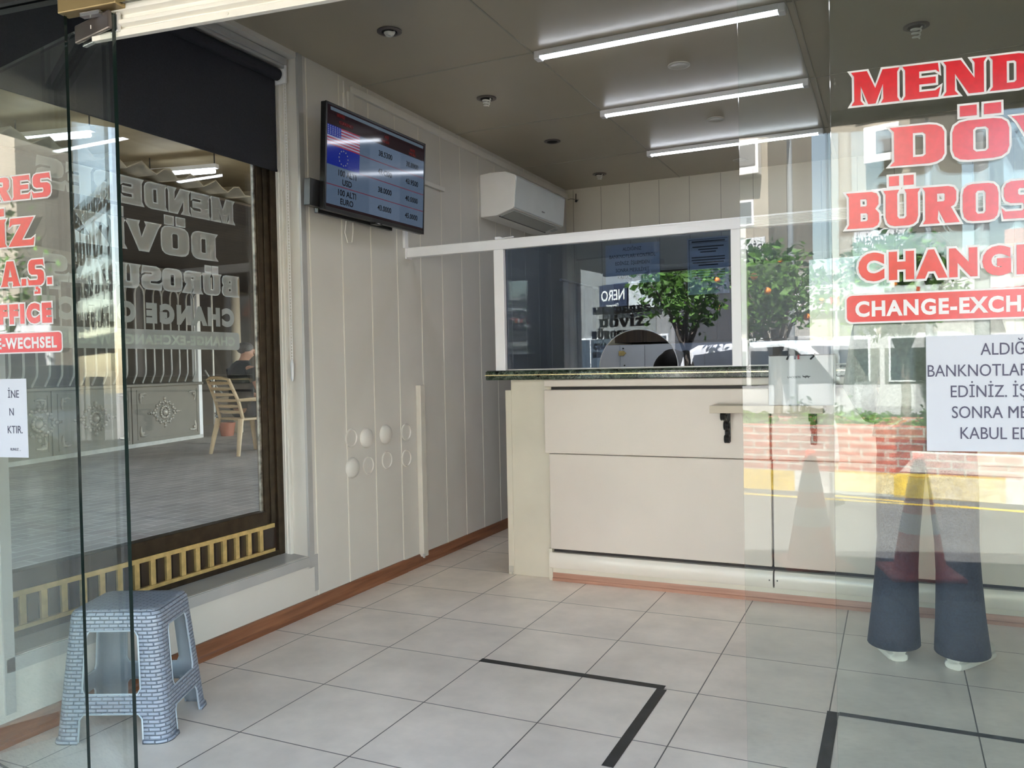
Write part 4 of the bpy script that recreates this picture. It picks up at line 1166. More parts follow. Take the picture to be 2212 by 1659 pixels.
# clerk bending over the desk behind the pay opening, facing the street
t = thing('person', 'person with dark tied-up hair bending over behind the pay opening', 'person', (1.28, .60, 0), PI)
J = dict(pelvis=(0, -.38, .50), waist=(0, -.28, .64), chest=(0, -.12, .86), neck=(0, .06, 1.05), head=(0, .17, 1.145),
         sh_l=(-.17, -.06, .94), el_l=(-.24, .05, .80), wr_l=(-.12, .22, .775), hd_l=(.5, .8, 0), sh_r=(.17, -.06, .94), el_r=(.24, .05, .80), wr_r=(.12, .22, .775), hd_r=(-.5, .8, 0),
         hip_l=(-.09, -.36, .50), kn_l=(-.12, .02, .50), an_l=(-.12, -.02, .085), toe_l=(-.13, .14, .035), hip_r=(.09, -.36, .50), kn_r=(.12, .02, .50), an_r=(.12, -.02, .085), toe_r=(.13, .14, .035))
body(t, J, M_skin, head_fwd=(0, .55, -.6))
b = B()
b.loft([((0, .05, 1.03), .075, .07), ((0, -.02, .98), .15, .09), ((0, -.12, .88), .175, .12), ((0, -.28, .66), .155, .12), ((0, -.37, .50), .185, .15)], 24)
for s in 'lr':
    p = [Vector(J[k+s]) for k in ('sh_', 'el_', 'wr_')]; b.tube([p[0], p[0].lerp(p[1], .5), p[1], p[2]], [.07, .06, .052, .04], 14)
obj('top', b, M_tee, t, local=True, smooth='all')
b = B()
for s in (-1, 1): b.tube([(s*.09, -.36, .52), (s*.12, .02, .52), (s*.12, -.01, .3), (s*.12, -.02, .09)], [.10, .075, .065, .055], 14)
obj('trousers', b, M_trous, t, local=True, smooth='all')
for s in 'lr': shoe(t, J['an_'+s], J['toe_'+s], M_tee, 'shoe')
b = B()
b.sphere((0, .135, 1.175), .122, 24, 16, (1.0, 1.08, .98)); b.sphere((.03, .055, 1.262), .05, 16, 10, (1.25, 1, .8)); b.sphere((-.055, .06, 1.255), .042, 14, 10, (1.0, 1, .9))
b.loft([((0, .03, .96), .06, .02), ((0, .02, 1.04), .09, .04), ((0, .05, 1.12), .105, .07)], 16)
obj('hair', b, M_hair, t, local=True, smooth='all')
t = thing('office_chair', 'dark office chair under the clerk behind the counter', 'chair', (1.28, .92, 0))
b = B(); b.box(1.05, 1.51, .72, 1.14, .36, .42); obj('seat', b, M_black, t, bevel=.02)
b = B(); b.box(1.07, 1.49, 1.14, 1.19, .50, .92); obj('backrest', b, M_black, t, bevel=.02)
b = B(); b.cyl((1.28, .93, .08), (1.28, .93, .36), .03); b.tube([(1.28, 1.14, .40), (1.28, 1.2, .45), (1.28, 1.19, .6)], .02)
for k in range(5):
    a = 2*PI*k/5; b.tube([(1.28, .93, .10), (1.28+.28*math.cos(a), .93+.28*math.sin(a), .05)], .02, 8); b.sphere((1.28+.28*math.cos(a), .93+.28*math.sin(a), .027), .027, 10, 8)
obj('base', b, M_black, t, smooth=True)
# ------------------------------------------------------------------ pavement and road in front
M_asph = mat('asphalt', (.062, .06, .058), .9, var=.15, vscale=3, bump=.1)
M_pave = bricks('pavement slabs', (.16, .15, .135), (.15, .14, .125), (.08, .075, .07), .4, .4, .006, rough=.8, offset=0., noise=.12)
b = B(); fbox(b, -9, 9, -2.9, -.07, -.10, -.005); struct('sidewalk', b, M_pave)
E_ = Vector((.866, .5, 0)); O_ = Vector((.5, -.866, 0)); P0 = Vector((4.17, -9.69, 0))
SROT = Matrix(((E_.x, -O_.x, 0), (E_.y, -O_.y, 0), (0, 0, 1)))
def SP(t, d, z): return P0+E_*t+O_*d+Vector((0, 0, z))
def sbox(b, t0, t1, d0, d1, z0, z1): return b.obox(SP((t0+t1)/2, (d0+d1)/2, (z0+z1)/2), (t1-t0, d1-d0, z1-z0), SROT)
b = B(); sbox(b, -60, 60, -45, 2.2, -.22, -.125); struct('road', b, M_asph)
b = B(); sbox(b, -60, 60, 2.2, 70, -.60, -.46); struct('road.001', b, M_asph)
M_yel = mat('yellow road paint', (.36, .25, .03), .7, var=.25, vscale=12)
M_wht = mat('white road paint', (.34, .335, .325), .7, var=.2, vscale=12)
M_conc = mat('weathered concrete', (.45, .44, .42), .85, var=.15, vscale=5)
b = B()
for k in range(-14, 14):
    b.mi = k % 2; sbox(b, .93*k+.35, .93*(k+1)+.35, 0, .22, -.125, .085)
struct('kerb', b, [M_wht, M_yel])
b = B(); sbox(b, -20, 20, -.42, -.34, -.1245, -.122); struct('road_line', b, M_yel)
b = B(); sbox(b, -20, 20, 2.0, 2.2, -.46, .10); struct('kerb.001', b, M_conc)
# brick planter on the far kerb
M_brick = bricks('red brick', (.27, .062, .038), (.225, .075, .055), (.28, .26, .23), .235, .075, .010, rough=.8, bump=.6, coords='obj', axes='XZ', noise=.35, nscale=9)
t = thing('brick_planter', 'red brick planter with low green plants beside the striped kerb', 'planter', SP(-1.0, .8, .085), math.atan2(.5, .866))
b = B(); b.box(-2.6, 2.3, -.70, -.46, 0, .46); b.box(-2.6, 2.3, .56, .80, 0, .46); b.box(-2.6, -2.36, -.46, .56, 0, .46); b.box(2.06, 2.3, -.46, .56, 0, .46); obj('wall', b, M_brick, t, local=True)
b = B(); b.box(-2.36, 2.06, -.46, .56, .2, .42); obj('soil', b, mat('soil', (.06, .045, .03), .9), t, local=True)
M_leaf = mat('green leaves', (.085, .19, .03), .55, var=.5, vscale=5, trans=.35)
M_leafd = mat('dark green leaves', (.03, .075, .018), .6, var=.5, vscale=6, trans=.25)
M_bark = mat('bark', (.12, .10, .085), .9, var=.3, vscale=20)
def leaves(b, c, rad, n, size, seed, shape=(1, 1, 1)):
    rr = random.Random(seed)
    for _ in range(n):
        v = Vector((rr.gauss(0, 1), rr.gauss(0, 1), rr.gauss(0, 1))).normalized()*(rr.random()**.45)*rad
        p = Vector(c)+Vector((v.x*shape[0], v.y*shape[1], v.z*shape[2]))
        d = Vector((rr.uniform(-1, 1), rr.uniform(-1, 1), rr.uniform(-.9, .4))).normalized(); w = d.orthogonal().normalized()
        w = (w*math.cos(rr.random()*6)+d.cross(w)*math.sin(rr.random()*6)); s = size*rr.uniform(.6, 1.3)
        b.quad(p, p+d*s*.5+w*s*.22, p+d*s, p+d*s*.5-w*s*.22)
b = B()
rr = random.Random(3)
for k in range(60): leaves(b, (rr.uniform(-2.3, 2.0), rr.uniform(-.5, .5), .47), .14, 26, .09, k, (1, 1, .6))
obj('low_plants', b, M_leaf, t, local=True, fixn=False)
M_conor = mat('orange cone plastic', (.50, .05, .02), .45, var=.12)
M_conw = mat('grey reflective band', (.5, .5, .5), .4, var=.06)
t = thing('traffic_cone', 'orange traffic cone with two pale bands on the road edge', 'traffic cone', (3.60, -6.45, -.125))
b = B(); b.box(3.39, 3.81, -6.66, -6.24, -.125, -.095); obj('base', b, M_conor, t, bevel=.012)
cr_ = lambda z: .155-.125*z/.72
b = B(); b.lathe([(cr_(0), 0), (cr_(.72), .72), (cr_(.72)*.6, .73)], (3.60, -6.45, -.097), seg=28); obj('cone_body', b, M_conor, t, smooth=True)
for z0, z1 in ((.24, .36), (.46, .58)):
    b = B(); b.lathe([(cr_(z0), z0), (cr_(z0)+.003, z0), (cr_(z1)+.003, z1), (cr_(z1), z1)], (3.60, -6.45, -.097), seg=28, closed=True); obj('band', b, M_conw, t, smooth=True)
def tree(label, x, y, z0, h, crown, n, size, seed, m=None, fruit=0, tr=.07):
    t = thing('street_tree', label, 'tree', (x, y, z0), group='street trees')
    b = B(); b.tube([(x, y, z0), (x+.04, y, z0+h*.5), (x-.02, y+.03, z0+h)], [tr, tr*.8, tr*.6], 10)
    for k in range(5):
        a = k*1.3; b.tube([(x, y, z0+h*.75), (x+crown[0]*.35*math.cos(a), y+crown[0]*.35*math.sin(a), z0+h+crown[1]*.2), (x+crown[0]*.7*math.cos(a), y+crown[0]*.7*math.sin(a), z0+h+crown[1]*.6)], [tr*.5, tr*.35, tr*.15], 6)
    obj('trunk', b, M_bark, t, smooth=True)
    b = B(); rr = random.Random(seed); c = Vector((x, y, z0+h+crown[1]*.55))
    for k in range(14):
        v = Vector((rr.gauss(0, 1), rr.gauss(0, 1), rr.gauss(0, 1))).normalized()*.6
        leaves(b, c+Vector((v.x*crown[0], v.y*crown[0], v.z*crown[1]*.6)), crown[0]*.55, n//14, size, seed*31+k)
    obj('foliage', b, m or M_leaf, t, fixn=False)
    for k in range(fruit):
        v = Vector((rr.gauss(0, 1), rr.gauss(0, 1), rr.gauss(0, 1))).normalized()*.85
        b = B(); b.sphere(c+Vector((v.x*crown[0], v.y*crown[0], v.z*crown[1]*.6)), .045, 10, 8); obj('orange', b, mat('orange fruit', (.7, .22, .02), .5), t, smooth=True)
tree('orange tree rising behind the brick planter', 5.0, -11.9, -.12, 1.75, (.75, .9), 1500, .13, 5, fruit=5)
tree('small orange tree at the kerb beside the white car', -.3, -7.75, -.12, 1.95, (.75, .9), 1500, .13, 9, fruit=4)
tree('broad leafy tree at the kerb towards the passage side', -7.4, -9.9, -.12, 1.9, (1.6, 1.7), 2600, .15, 12, tr=.11)
tree('tall tree beyond the far lane by the shop row', 8.2, -24.5, -.46, 2.6, (1.5, 2.0), 1500, .26, 21, m=M_leafd, tr=.13)
b = B()
leaves(b, (0, 0, .25), .5, 500, .12, 44, (1, 1, .8)); t = thing('garden_bush', 'pale green pointed bush on the pavement towards the passage', 'bush', (-5.6, -8.0, -.12))
for v in b.bm.verts: v.co += Vector((-5.6, -8.0, .45))
obj('foliage', b, M_leaf, t, fixn=False); b = B(); b.tube([(-5.6, -8.0, -.12), (-5.6, -8.0, .6)], .02, 6); obj('stem', b, M_bark, t)
t = thing('clipped_hedge', 'dark clipped hedge on the strip behind the planter', 'hedge', SP(0, 3.8, -.46))
b = B()
rr = random.Random(8)
for k in range(110): leaves(b, SP(rr.uniform(-7, 6), rr.uniform(3.3, 4.3), rr.uniform(-.3, .45)), .3, 40, .10, 500+k)
obj('foliage', b, M_leafd, t, fixn=False)
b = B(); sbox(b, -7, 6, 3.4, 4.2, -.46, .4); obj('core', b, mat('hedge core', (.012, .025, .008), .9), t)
M_pole = mat('galvanised pole', (.34, .36, .38), .4, metal=.5, var=.06)
M_dpole = mat('dark green pole', (.03, .045, .04), .4, var=.1)
for x, y, r, h, m, lab in ((5.62, -11.08, .085, 7.5, M_pole, 'grey steel street lamp behind the planter'), (6.9, -17.2, .07, 6.0, M_pole, 'thin grey street lamp beside the white minibus'), (10.2, -16.0, .14, 7.0, M_dpole, 'thick dark street lamp beyond the hedge')):
    zb = -.12 if y > -12 else -.46
    t = thing('street_lamp', lab, 'street lamp', (x, y, zb), group='street lamps')
    b = B(); b.cyl((x, y, zb), (x, y, zb+h), r, r*.7, 16); b.cyl((x, y, zb), (x, y, zb+.4), r*1.6, r*1.3, 16); obj('pole', b, m, t, smooth=True)
    b = B(); b.tube([(x, y, zb+h), (x-.3, y+.6, zb+h+.25), (x-.6, y+1.2, zb+h+.3)], .03, 8); b.obox((x-.7, y+1.4, zb+h+.28), (.2, .5, .1)); obj('lamp_arm', b, m, t, smooth=True)
# vehicles
M_carw = mat('white car paint', (.66, .67, .69), .15, var=.01, spec=.6)
M_vanw = mat('white minibus paint', (.33, .335, .34), .2, var=.01)
M_carg = mat('grey car paint', (.20, .18, .165), .2, metal=.3, var=.03)
M_carwin = mat('dark car window', (.012, .015, .02), .08, var=.1, spec=.7)
M_tyre = mat('tyre rubber', (.015, .015, .015), .8, var=.1)
M_lampc = mat('head lamp lens', (.7, .72, .75), .08, var=.05)
PROF = {
 'suv': ([(-2.2, .35), (-2.25, .7), (-2.2, .98), (-1.95, 1.05), (-1.75, 1.5), (-1.45, 1.62), (.2, 1.64), (.55, 1.55), (1.2, 1.08), (2.0, .95), (2.22, .8), (2.25, .4), (2.1, .28), (-2.1, .28)],
         [[(-1.65, 1.08), (-1.5, 1.46), (-.62, 1.54), (-.62, 1.08)], [(-.55, 1.08), (-.55, 1.54), (.2, 1.55), (.42, 1.5), (1.0, 1.08)]], 1.8, .34, 1.35),
 'van': ([(-2.8, .4), (-2.8, 1.85), (-2.6, 2.15), (1.9, 2.2), (2.35, 1.9), (2.75, 1.15), (2.85, .9), (2.85, .4), (2.7, .3), (-2.7, .3)],
         [[(-2.5, 1.15), (-2.5, 1.85), (-1.1, 1.88), (-1.1, 1.15)], [(-1.0, 1.15), (-1.0, 1.88), (.5, 1.9), (.5, 1.15)], [(.6, 1.15), (.6, 1.9), (1.85, 1.88), (2.35, 1.2)]], 2.0, .34, 1.85),
 'hatch': ([(-1.9, .35), (-1.95, .8), (-1.7, 1.25), (-1.2, 1.45), (.1, 1.45), (.9, 1.0), (1.7, .85), (1.95, .65), (1.95, .35), (1.8, .25), (-1.8, .25)],
         [[(-1.55, .98), (-1.2, 1.35), (-.4, 1.38), (-.4, .98)], [(-.33, .98), (-.33, 1.38), (.08, 1.37), (.65, .98)]], 1.65, .30, 1.2)}
def car(name, label, kind, loc, rz, m, group='vehicles in the street'):
    body_, wins, w, wr, wx = PROF[kind]
    t = thing(name, label, 'car' if kind != 'van' else 'minibus', loc, rz, group)
    b = B(); b.prism(body_, (0, -w/2, 0), (1, 0, 0), (0, 0, 1), (0, 1, 0), w); obj('body', b, m, t, local=True, bevel=.06, segs=3)
    for q in wins:
        b = B(); b.prism(q, (0, -w/2-.008, 0), (1, 0, 0), (0, 0, 1), (0, 1, 0), w+.016); obj('side_window', b, M_carwin, t, local=True)
    f0, f1 = {'suv': ((.58, 1.53), (1.16, 1.11)), 'van': ((2.38, 1.86), (2.72, 1.2)), 'hatch': ((.14, 1.43), (.86, 1.02))}[kind]
    b = B(); n_ = Vector((f1[1]-f0[1], 0, -(f1[0]-f0[0]))).normalized()*-.012
    b.quad((f0[0]+n_.x, -w*.42, f0[1]+n_.z), (f1[0]+n_.x, -w*.45, f1[1]+n_.z), (f1[0]+n_.x, w*.45, f1[1]+n_.z), (f0[0]+n_.x, w*.42, f0[1]+n_.z)); o = obj('windscreen', b, M_carwin, t, local=True)
    md = o.modifiers.new('thick', 'SOLIDIFY'); md.thickness = .01
    for x in (-wx, wx):
        for s in (-1, 1):
            b = B(); b.cyl((x, s*(w/2-.2), wr), (x, s*(w/2+.01), wr), wr, seg=24); wh = obj('wheel', b, M_tyre, t, local=True, smooth=True)
            b = B(); b.cyl((x, s*(w/2-.05), wr), (x, s*(w/2+.02), wr), wr*.6, seg=18); obj('rim', b, M_pole, wh, local=True, smooth=True)
    xf = max(p[0] for p in body_)
    for s in (-1, 1):
        b = B(); b.sphere((xf-.1, s*w*.36, .78), .13, 12, 8, (.8, 1.2, .8)); obj('headlamp', b, M_lampc, t, local=True, smooth=True)
        b = B(); b.sphere((f1[0]-.3, s*(w/2+.1), f1[1]+.05), .1, 10, 8, (.7, 1, .8)); obj('wing_mirror', b, m, t, local=True, smooth=True)
    return t
AZ = math.atan2(.5, .866)
car('parked_car', 'white car parked at the near kerb opposite the doorway', 'suv', (1.25, -9.2, -.125), AZ, M_carw)
car('minibus', 'white minibus on the far lane beyond the hedge', 'van', SP(-3.2, 10.4, -.46), AZ, M_vanw)
car('minibus', 'white minibus parked on the passage side of the street', 'van', (-9.6, -13.4, -.125), AZ+.3, M_vanw)
car('parked_car', 'dark grey car parked at the near kerb on the passage side', 'hatch', (-4.2, -8.9, -.125), AZ, M_carg)
car('parked_car', 'dark grey car on the far lane with its headlamps towards the shop', 'hatch', SP(-6.9, 7.2, -.46), AZ+PI, M_carg)
# buildings over the road
M_rend = mat('cream render', (.30, .265, .215), .85, var=.1, vscale=1.5)
M_rend2 = mat('grey render', (.20, .20, .20), .85, var=.08)
M_rend3 = mat('white render', (.33, .325, .31), .85, var=.06)
M_roof = bricks('red roof tiles', (.36, .13, .08), (.30, .11, .07), (.16, .06, .04), .3, .18, .02, rough=.8, noise=.2, bump=.5)
M_wfr = M_walu
M_wgl = mat('building window glass', (.05, .065, .085), .1, var=.1, spec=.7)
def building(label, t0, t1, d0, d1, z1, m, wins, roof=None, name='street_building', zb=-.46):
    t = thing(name, label, 'building', SP((t0+t1)/2, d0, zb), group='buildings across the street')
    b = B(); sbox(b, t0, t1, d0, d1, zb, z1); obj('wall', b, m, t)
    b = B(); sbox(b, t0-.15, t1+.15, d0-.25, d1, z1, z1+.18); obj('cornice', b, M_rend3, t)
    for (a, z0, w, h) in wins:
        b = B(); sbox(b, a, a+w, d0-.05, d0+.05, z0, z0+h); f = obj('window', b, M_wfr, t)
        b = B(); sbox(b, a+.07, a+w/2-.03, d0-.06, d0, z0+.07, z0+h-.07); sbox(b, a+w/2+.03, a+w-.07, d0-.06, d0, z0+.07, z0+h-.07); obj('pane', b, M_wgl, f)
    if roof:
        b = B(); b.prism([(d0-.5, z1), (d1+.3, z1), ((d0+d1)/2, z1+roof)], P0+E_*(t0-.3), O_, (0, 0, 1), E_, t1-t0+.6); obj('roof', b, M_roof, t)
    return t
building('cream apartment house with a dentist sign and outdoor unit', -12, -4.9, 20.5, 28, 14, M_rend, [(-6.6, 9.2, 1.1, 1.4), (-8.8, 9.2, 1.1, 1.4), (-6.5, 6.0, 1.1, .9), (-8.8, 6.0, 1.2, 1.4), (-11, 6.0, 1.2, 1.4), (-11, 9.2, 1.2, 1.4), (-8.6, 1.2, 2.6, 1.8)])
building('low white shop row with a sign band and flat roof', -4.8, 2.0, 23, 30, 4.3, M_rend3, [(-4.2, .4, 2.2, 1.6), (-1.4, .4, 2.4, 1.6)])
building('house with a red tiled roof and white walls', 2.2, 9.5, 24, 31, 3.8, M_rend3, [(3.0, 1.2, 1.4, 1.3), (5.6, 1.2, 1.4, 1.3)], roof=2.2)
building('tall grey block behind the red roofed house', 3.4, 14, 33, 42, 15, M_rend2, [(4.4+2.2*i, 2+3*j, 1.2, 1.5) for i in range(3) for j in range(4)])
building('grey shop block with a navy name board and a blank billboard', -25, -15.5, 9.0, 17, 9, M_rend2, [(-24+2.4*i, 5.6, 1.3, 1.5) for i in range(4)]+[(-24.5+3*i, -.2, 2.7, 2.5) for i in range(3)], zb=-.46)
building('pale apartment house at the far end of the street', -40, -27, 1.5, 12, 12, M_rend, [(-38+2.6*i, 2.2+3.2*j, 1.3, 1.6) for i in range(4) for j in range(3)])
def sign(label, t0, t1, d, z0, z1, m, texts, name='shop_sign'):
    t = thing(name, label, 'sign', SP((t0+t1)/2, d, z0), group='signs across the street')
    b = B(); sbox(b, t0, t1, d-.08, d, z0, z1); obj('board', b, m, t)
    for tx, ft, z, h, wd, mm in texts:
        b = B(); b.add(sans_mesh(tx, h, wd, off=h*.02), frame(SP(t1-(t1-t0)*ft, d-.085, z), -E_, (0, 0, 1))); obj('sign_lettering', b, mm, t, fixn=False)
M_navy = mat('navy sign board', (.02, .028, .06), .5)
M_sgrey = mat('pale sign board', (.55, .56, .58), .5, var=.02)
M_dink = mat('dark sign letters', (.02, .02, .025), .5)
M_rink = mat('red sign letters', (.5, .03, .03), .5)
M_wink = mat('white sign letters', (.8, .8, .8), .5)
sign('white dentist sign board on the cream apartment house', -6.65, -5.0, 20.45, 4.75, 5.55, M_sgrey, [('DİŞ HEKİMİ', .06, 4.98, .36, 1.5, M_dink)])
sign('pale board with red name on the low shop row', -4.6, .2, 22.9, 3.0, 3.95, M_sgrey, [('karaman', .12, 3.2, .5, 3.2, M_rink)])
sign('navy name board on the grey shop block', -19.4, -17.8, 8.9, 3.3, 4.35, M_navy, [('NERO', .08, 3.72, .42, 1.35, M_wink), ('Diamond', .3, 3.45, .14, .7, M_wink)])
sign('blank white billboard beside the navy name board', -17.7, -16.1, 8.9, 3.3, 4.35, M_sgrey, [])
t = thing('outdoor_unit', 'white air conditioner outdoor unit hanging on the cream apartment house', 'air conditioner', SP(-5.7, 20.2, 7.9))
b = B(); sbox(b, -6.2, -5.1, 20.0, 20.42, 7.7, 8.9); obj('case', b, M_ac, t, bevel=.02)
b = B(); sbox(b, -5.8, -5.2, 19.97, 20.0, 8.0, 8.7); obj('fan_grille', b, M_rend2, t)
b = B(); sbox(b, -6.1, -5.2, 20.1, 20.5, 7.62, 7.7); obj('bracket', b, M_black, t)

# ------------------------------------------------------------------ covered passage seen through the side window
TZ = .25
M_block = bricks('grey paving blocks', (.36, .315, .275), (.29, .255, .225), (.52, .48, .43), .24, .12, .006, rough=.6, axes='YX', bump=.3, noise=.25, nscale=2.2)
b = B(); b.box(-9.6, -.44, -2.4, 14, -.12, TZ); struct('passage_floor', b, M_block)
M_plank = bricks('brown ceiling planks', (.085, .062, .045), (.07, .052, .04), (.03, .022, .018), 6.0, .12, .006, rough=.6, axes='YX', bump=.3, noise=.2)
b = B()
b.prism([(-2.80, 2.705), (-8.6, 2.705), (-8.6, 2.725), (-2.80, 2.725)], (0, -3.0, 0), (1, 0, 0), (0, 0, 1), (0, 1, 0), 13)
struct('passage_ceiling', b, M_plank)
b = B(); b.box(-9.6, -.46, -2.4, 12, 3.35, 3.45); struct('passage_roof', b, mat('yellowed roof underside', (.45, .36, .22), .7, var=.15, vscale=2))
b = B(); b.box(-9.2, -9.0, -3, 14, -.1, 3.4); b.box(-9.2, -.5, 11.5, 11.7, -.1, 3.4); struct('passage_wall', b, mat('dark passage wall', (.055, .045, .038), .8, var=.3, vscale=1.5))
# corrugated sheet edge
b = B(); N = 150
for k in range(N):
    y0, y1 = -2.8+10*k/N, -2.8+10*(k+1)/N
    w0, w1 = .038*math.sin(y0*2*PI/.245), .038*math.sin(y1*2*PI/.245)
    b.quad((-2.60, y0, 2.77+w0), (-2.60, y1, 2.77+w1), (-4.6, y1, 2.86+w1), (-4.6, y0, 2.86+w0))
o = obj('corrugated_sheet', b, mat('pale corrugated sheet', (.50, .45, .36), .6, var=.12, vscale=8), smooth='all')
md = o.modifiers.new('thick', 'SOLIDIFY'); md.thickness = .012
tag(o, 'wavy corrugated roofing sheet over the passage outside the side window', 'roofing sheet')
M_tube = glow('passage tube', (.8, .88, 1), 1.2)
for x0, y0, x1, y1, lab in ((-4.15, .15, -3.45, .30, 'fluorescent tube under the passage roof, the one nearer the street'), (-4.2, 1.55, -3.5, 1.70, 'fluorescent tube under the passage roof, deeper in the passage')):
    t = thing('tube_lamp', lab, 'lamp', ((x0+x1)/2, (y0+y1)/2, 3.2), group='passage tube lamps')
    b = B(); b.cyl((x0, y0, 3.17), (x1, y1, 3.17), .022, seg=12); obj('tube', b, M_tube, t, smooth=True)
    b = B(); d = Vector((x1-x0, y1-y0, 0)); b.obox(((x0+x1)/2, (y0+y1)/2, 3.215), (d.length+.06, .06, .04), Matrix.Rotation(math.atan2(d.y, d.x), 3, 'Z')); obj('batten', b, M_ledb, t)
    b = B(); b.cyl((x0, y0, 3.23), (x0, y0, 3.35), .006); b.cyl((x1, y1, 3.23), (x1, y1, 3.35), .006); obj('hanger', b, M_black, t)
# ornamented parapet with a grille
F0 = Vector((-6.13, 1.23, TZ)); FD = Vector((-.226, .974, 0)).normalized(); FQ = Vector((FD.y, -FD.x, 0))
PROT = Matrix(((FD.x, FQ.x, 0), (FD.y, FQ.y, 0), (0, 0, 1)))
def GP(a, o_, z): return F0+FD*a+FQ*o_+Vector((0, 0, z))
def gbox(b, a0, a1, o0, o1, z0, z1): return b.obox(GP((a0+a1)/2, (o0+o1)/2, (z0+z1)/2), (a1-a0, o1-o0, z1-z0), PROT)
M_fence = mat('taupe painted parapet', (.16, .145, .125), .55, var=.08, vscale=3)
M_orn = mat('silver ornament', (.36, .335, .30), .4, metal=.3, var=.15, vscale=30)
M_fbar = mat('silver grey bar', (.36, .35, .335), .4, metal=.3, var=.08)
t = thing('parapet_fence', 'taupe parapet with silver ornaments and a curved bar grille across the passage', 'fence', GP(1.5, 0, 0))
for a0, a1, oc in ((-2.2, -.70, -1.4), (-.66, .66, .46), (.70, 2.03, 1.36), (2.09, 3.54, 2.72)):
    b = B(); gbox(b, a0, a1, -.04, .04, .04, .79); pn = obj('panel', b, M_fence, t, bevel=.004)
    b = B()
    for i in range(2): gbox(b, a0+.05, a1-.05, .04, .047, (.09, .74)[i], (.10, .75)[i])
    for i in range(2): gbox(b, (a0+.05, a1-.06)[i], (a0+.06, a1-.05)[i], .04, .047, .09, .75)
    obj('moulding', b, M_fence, pn)
    b = B(); oz = .43
    for k in range(28):
        an = 2*PI*k/28; ra, rz = .20, .135
        b.sphere(GP(oc+ra*math.cos(an)*(1+.12*(k % 2)), .045, oz+rz*math.sin(an)*(1+.12*(k % 2))), .022, 8, 6)
    for k in range(16):
        an = 2*PI*k/16; b.sphere(GP(oc+.09*math.cos(an), .048, oz+.08*math.sin(an)), .02, 8, 6)
    b.sphere(GP(oc, .04, oz), .05, 12, 8)
    for s in (-1, 1):
        for k in range(3): b.sphere(GP(oc+s*(.26+.045*k), .045, oz), .026-.005*k, 8, 6)
        b.sphere(GP(oc, .045, oz+s*.19), .025, 8, 6)
    obj('rosette', b, M_orn, pn, smooth=True, label='silver oval rosette ornament')
    for sa in (a0+.12, a1-.12):
        for zz in (.15, .69):
            b = B(); sg = 1 if sa < oc else -1; zg = 1 if zz < .4 else -1
            b.tube([GP(sa, .045, zz+zg*.12), GP(sa-sg*.01, .05, zz+zg*.05), GP(sa, .05, zz), GP(sa+sg*.06, .05, zz-zg*.01), GP(sa+sg*.13, .045, zz)], [.008, .018, .022, .018, .008], 8)
            b.sphere(GP(sa+sg*.03, .05, zz+zg*.03), .02, 8, 6)
            obj('corner_scroll', b, M_orn, pn, smooth=True)
b = B(); gbox(b, -2.2, 3.6, -.09, .09, .79, .83); obj('ledge', b, M_fence, t, bevel=.01)
b = B(); gbox(b, -2.2, 3.6, -.06, .06, -.01, .05); obj('plinth', b, M_conc, t)
for a in (-.68, .68, 2.06):
    b = B(); gbox(b, a-.025, a+.025, -.05, .05, .04, .79); obj('post', b, M_fence, t)
b = B(); gbox(b, 3.54, 3.62, -.05, .05, 0, 2.15); obj('end_post', b, M_walu, t, label='white end post')
b = B(); gbox(b, -2.2, 3.6, -.03, .03, 2.28, 2.42)
for k in range(16): b.sphere(GP(-2+.35*k, .04, 2.35), .06, 8, 6, (1, 1, .8))
obj('top_band', b, M_fence, t, smooth=True)
for k in range(28):
    a = -1.6+.188*k
    b = B(); b.tube([GP(a-.11, .06, .84), GP(a-.02, .05, .96), GP(a, .04, 1.02), GP(a, .04, 2.02), GP(a+.02, .04, 2.09), GP(a+.094, .04, 2.15)], .0125, 8)
    if k % 2 == 0: b.tube([GP(a+.188, .04, 2.02), GP(a+.166, .04, 2.09), GP(a+.094, .04, 2.15)], .0125, 8)
    obj('bar', b, M_fbar, t, smooth=True)
b = B(); b.tube([GP(2.1, .12, 2.26), GP(2.5, .14, 2.23), GP(2.9, .14, 2.26), GP(3.05, .12, 2.38)], .045, 10)
tag(obj('flexible_duct', b, M_black, smooth=True), 'black flexible duct hanging above the passage grille', 'duct')
t = thing('standpipe', 'thin pale standpipe with a tap beside the parapet end', 'pipe', GP(3.85, .1, 0))
b = B(); b.tube([GP(3.85, .1, 0), GP(3.85, .1, 2.4)], .018, 8); b.tube([GP(3.66, .08, 1.0), GP(3.78, .09, .86), GP(4.1, .1, .62)], .012, 8); obj('pipe', b, M_fbar, t, smooth=True)
b = B(); b.tube([GP(3.85, .1, .30), GP(3.85, .2, .31), GP(3.86, .24, .27)], .016, 8); b.box(*[c for q in zip((GP(3.85, .15, .33)-Vector((.03, .03, .0))), (GP(3.85, .15, .36)+Vector((.03, .03, .0)))) for c in q]); obj('tap', b, M_chrome, t, smooth=True)
b = B(); b.lathe([(.09, 0), (.12, .18), (.125, .2), (.10, .2), (.09, .03), (0, .03)], GP(3.86, .30, 0), seg=20); tag(obj('flower_pot', b, mat('terracotta plastic', (.30, .10, .06), .6), smooth=True), 'terracotta pot under the tap in the passage', 'pot')
b = B(); b.cyl((-7.0, 5.6, TZ), (-7.0, 5.6, 2.70), .07, seg=14); tag(obj('support_post', b, mat('tan post', (.36, .31, .24), .6), smooth=True), 'round tan support post behind the seated man', 'post')
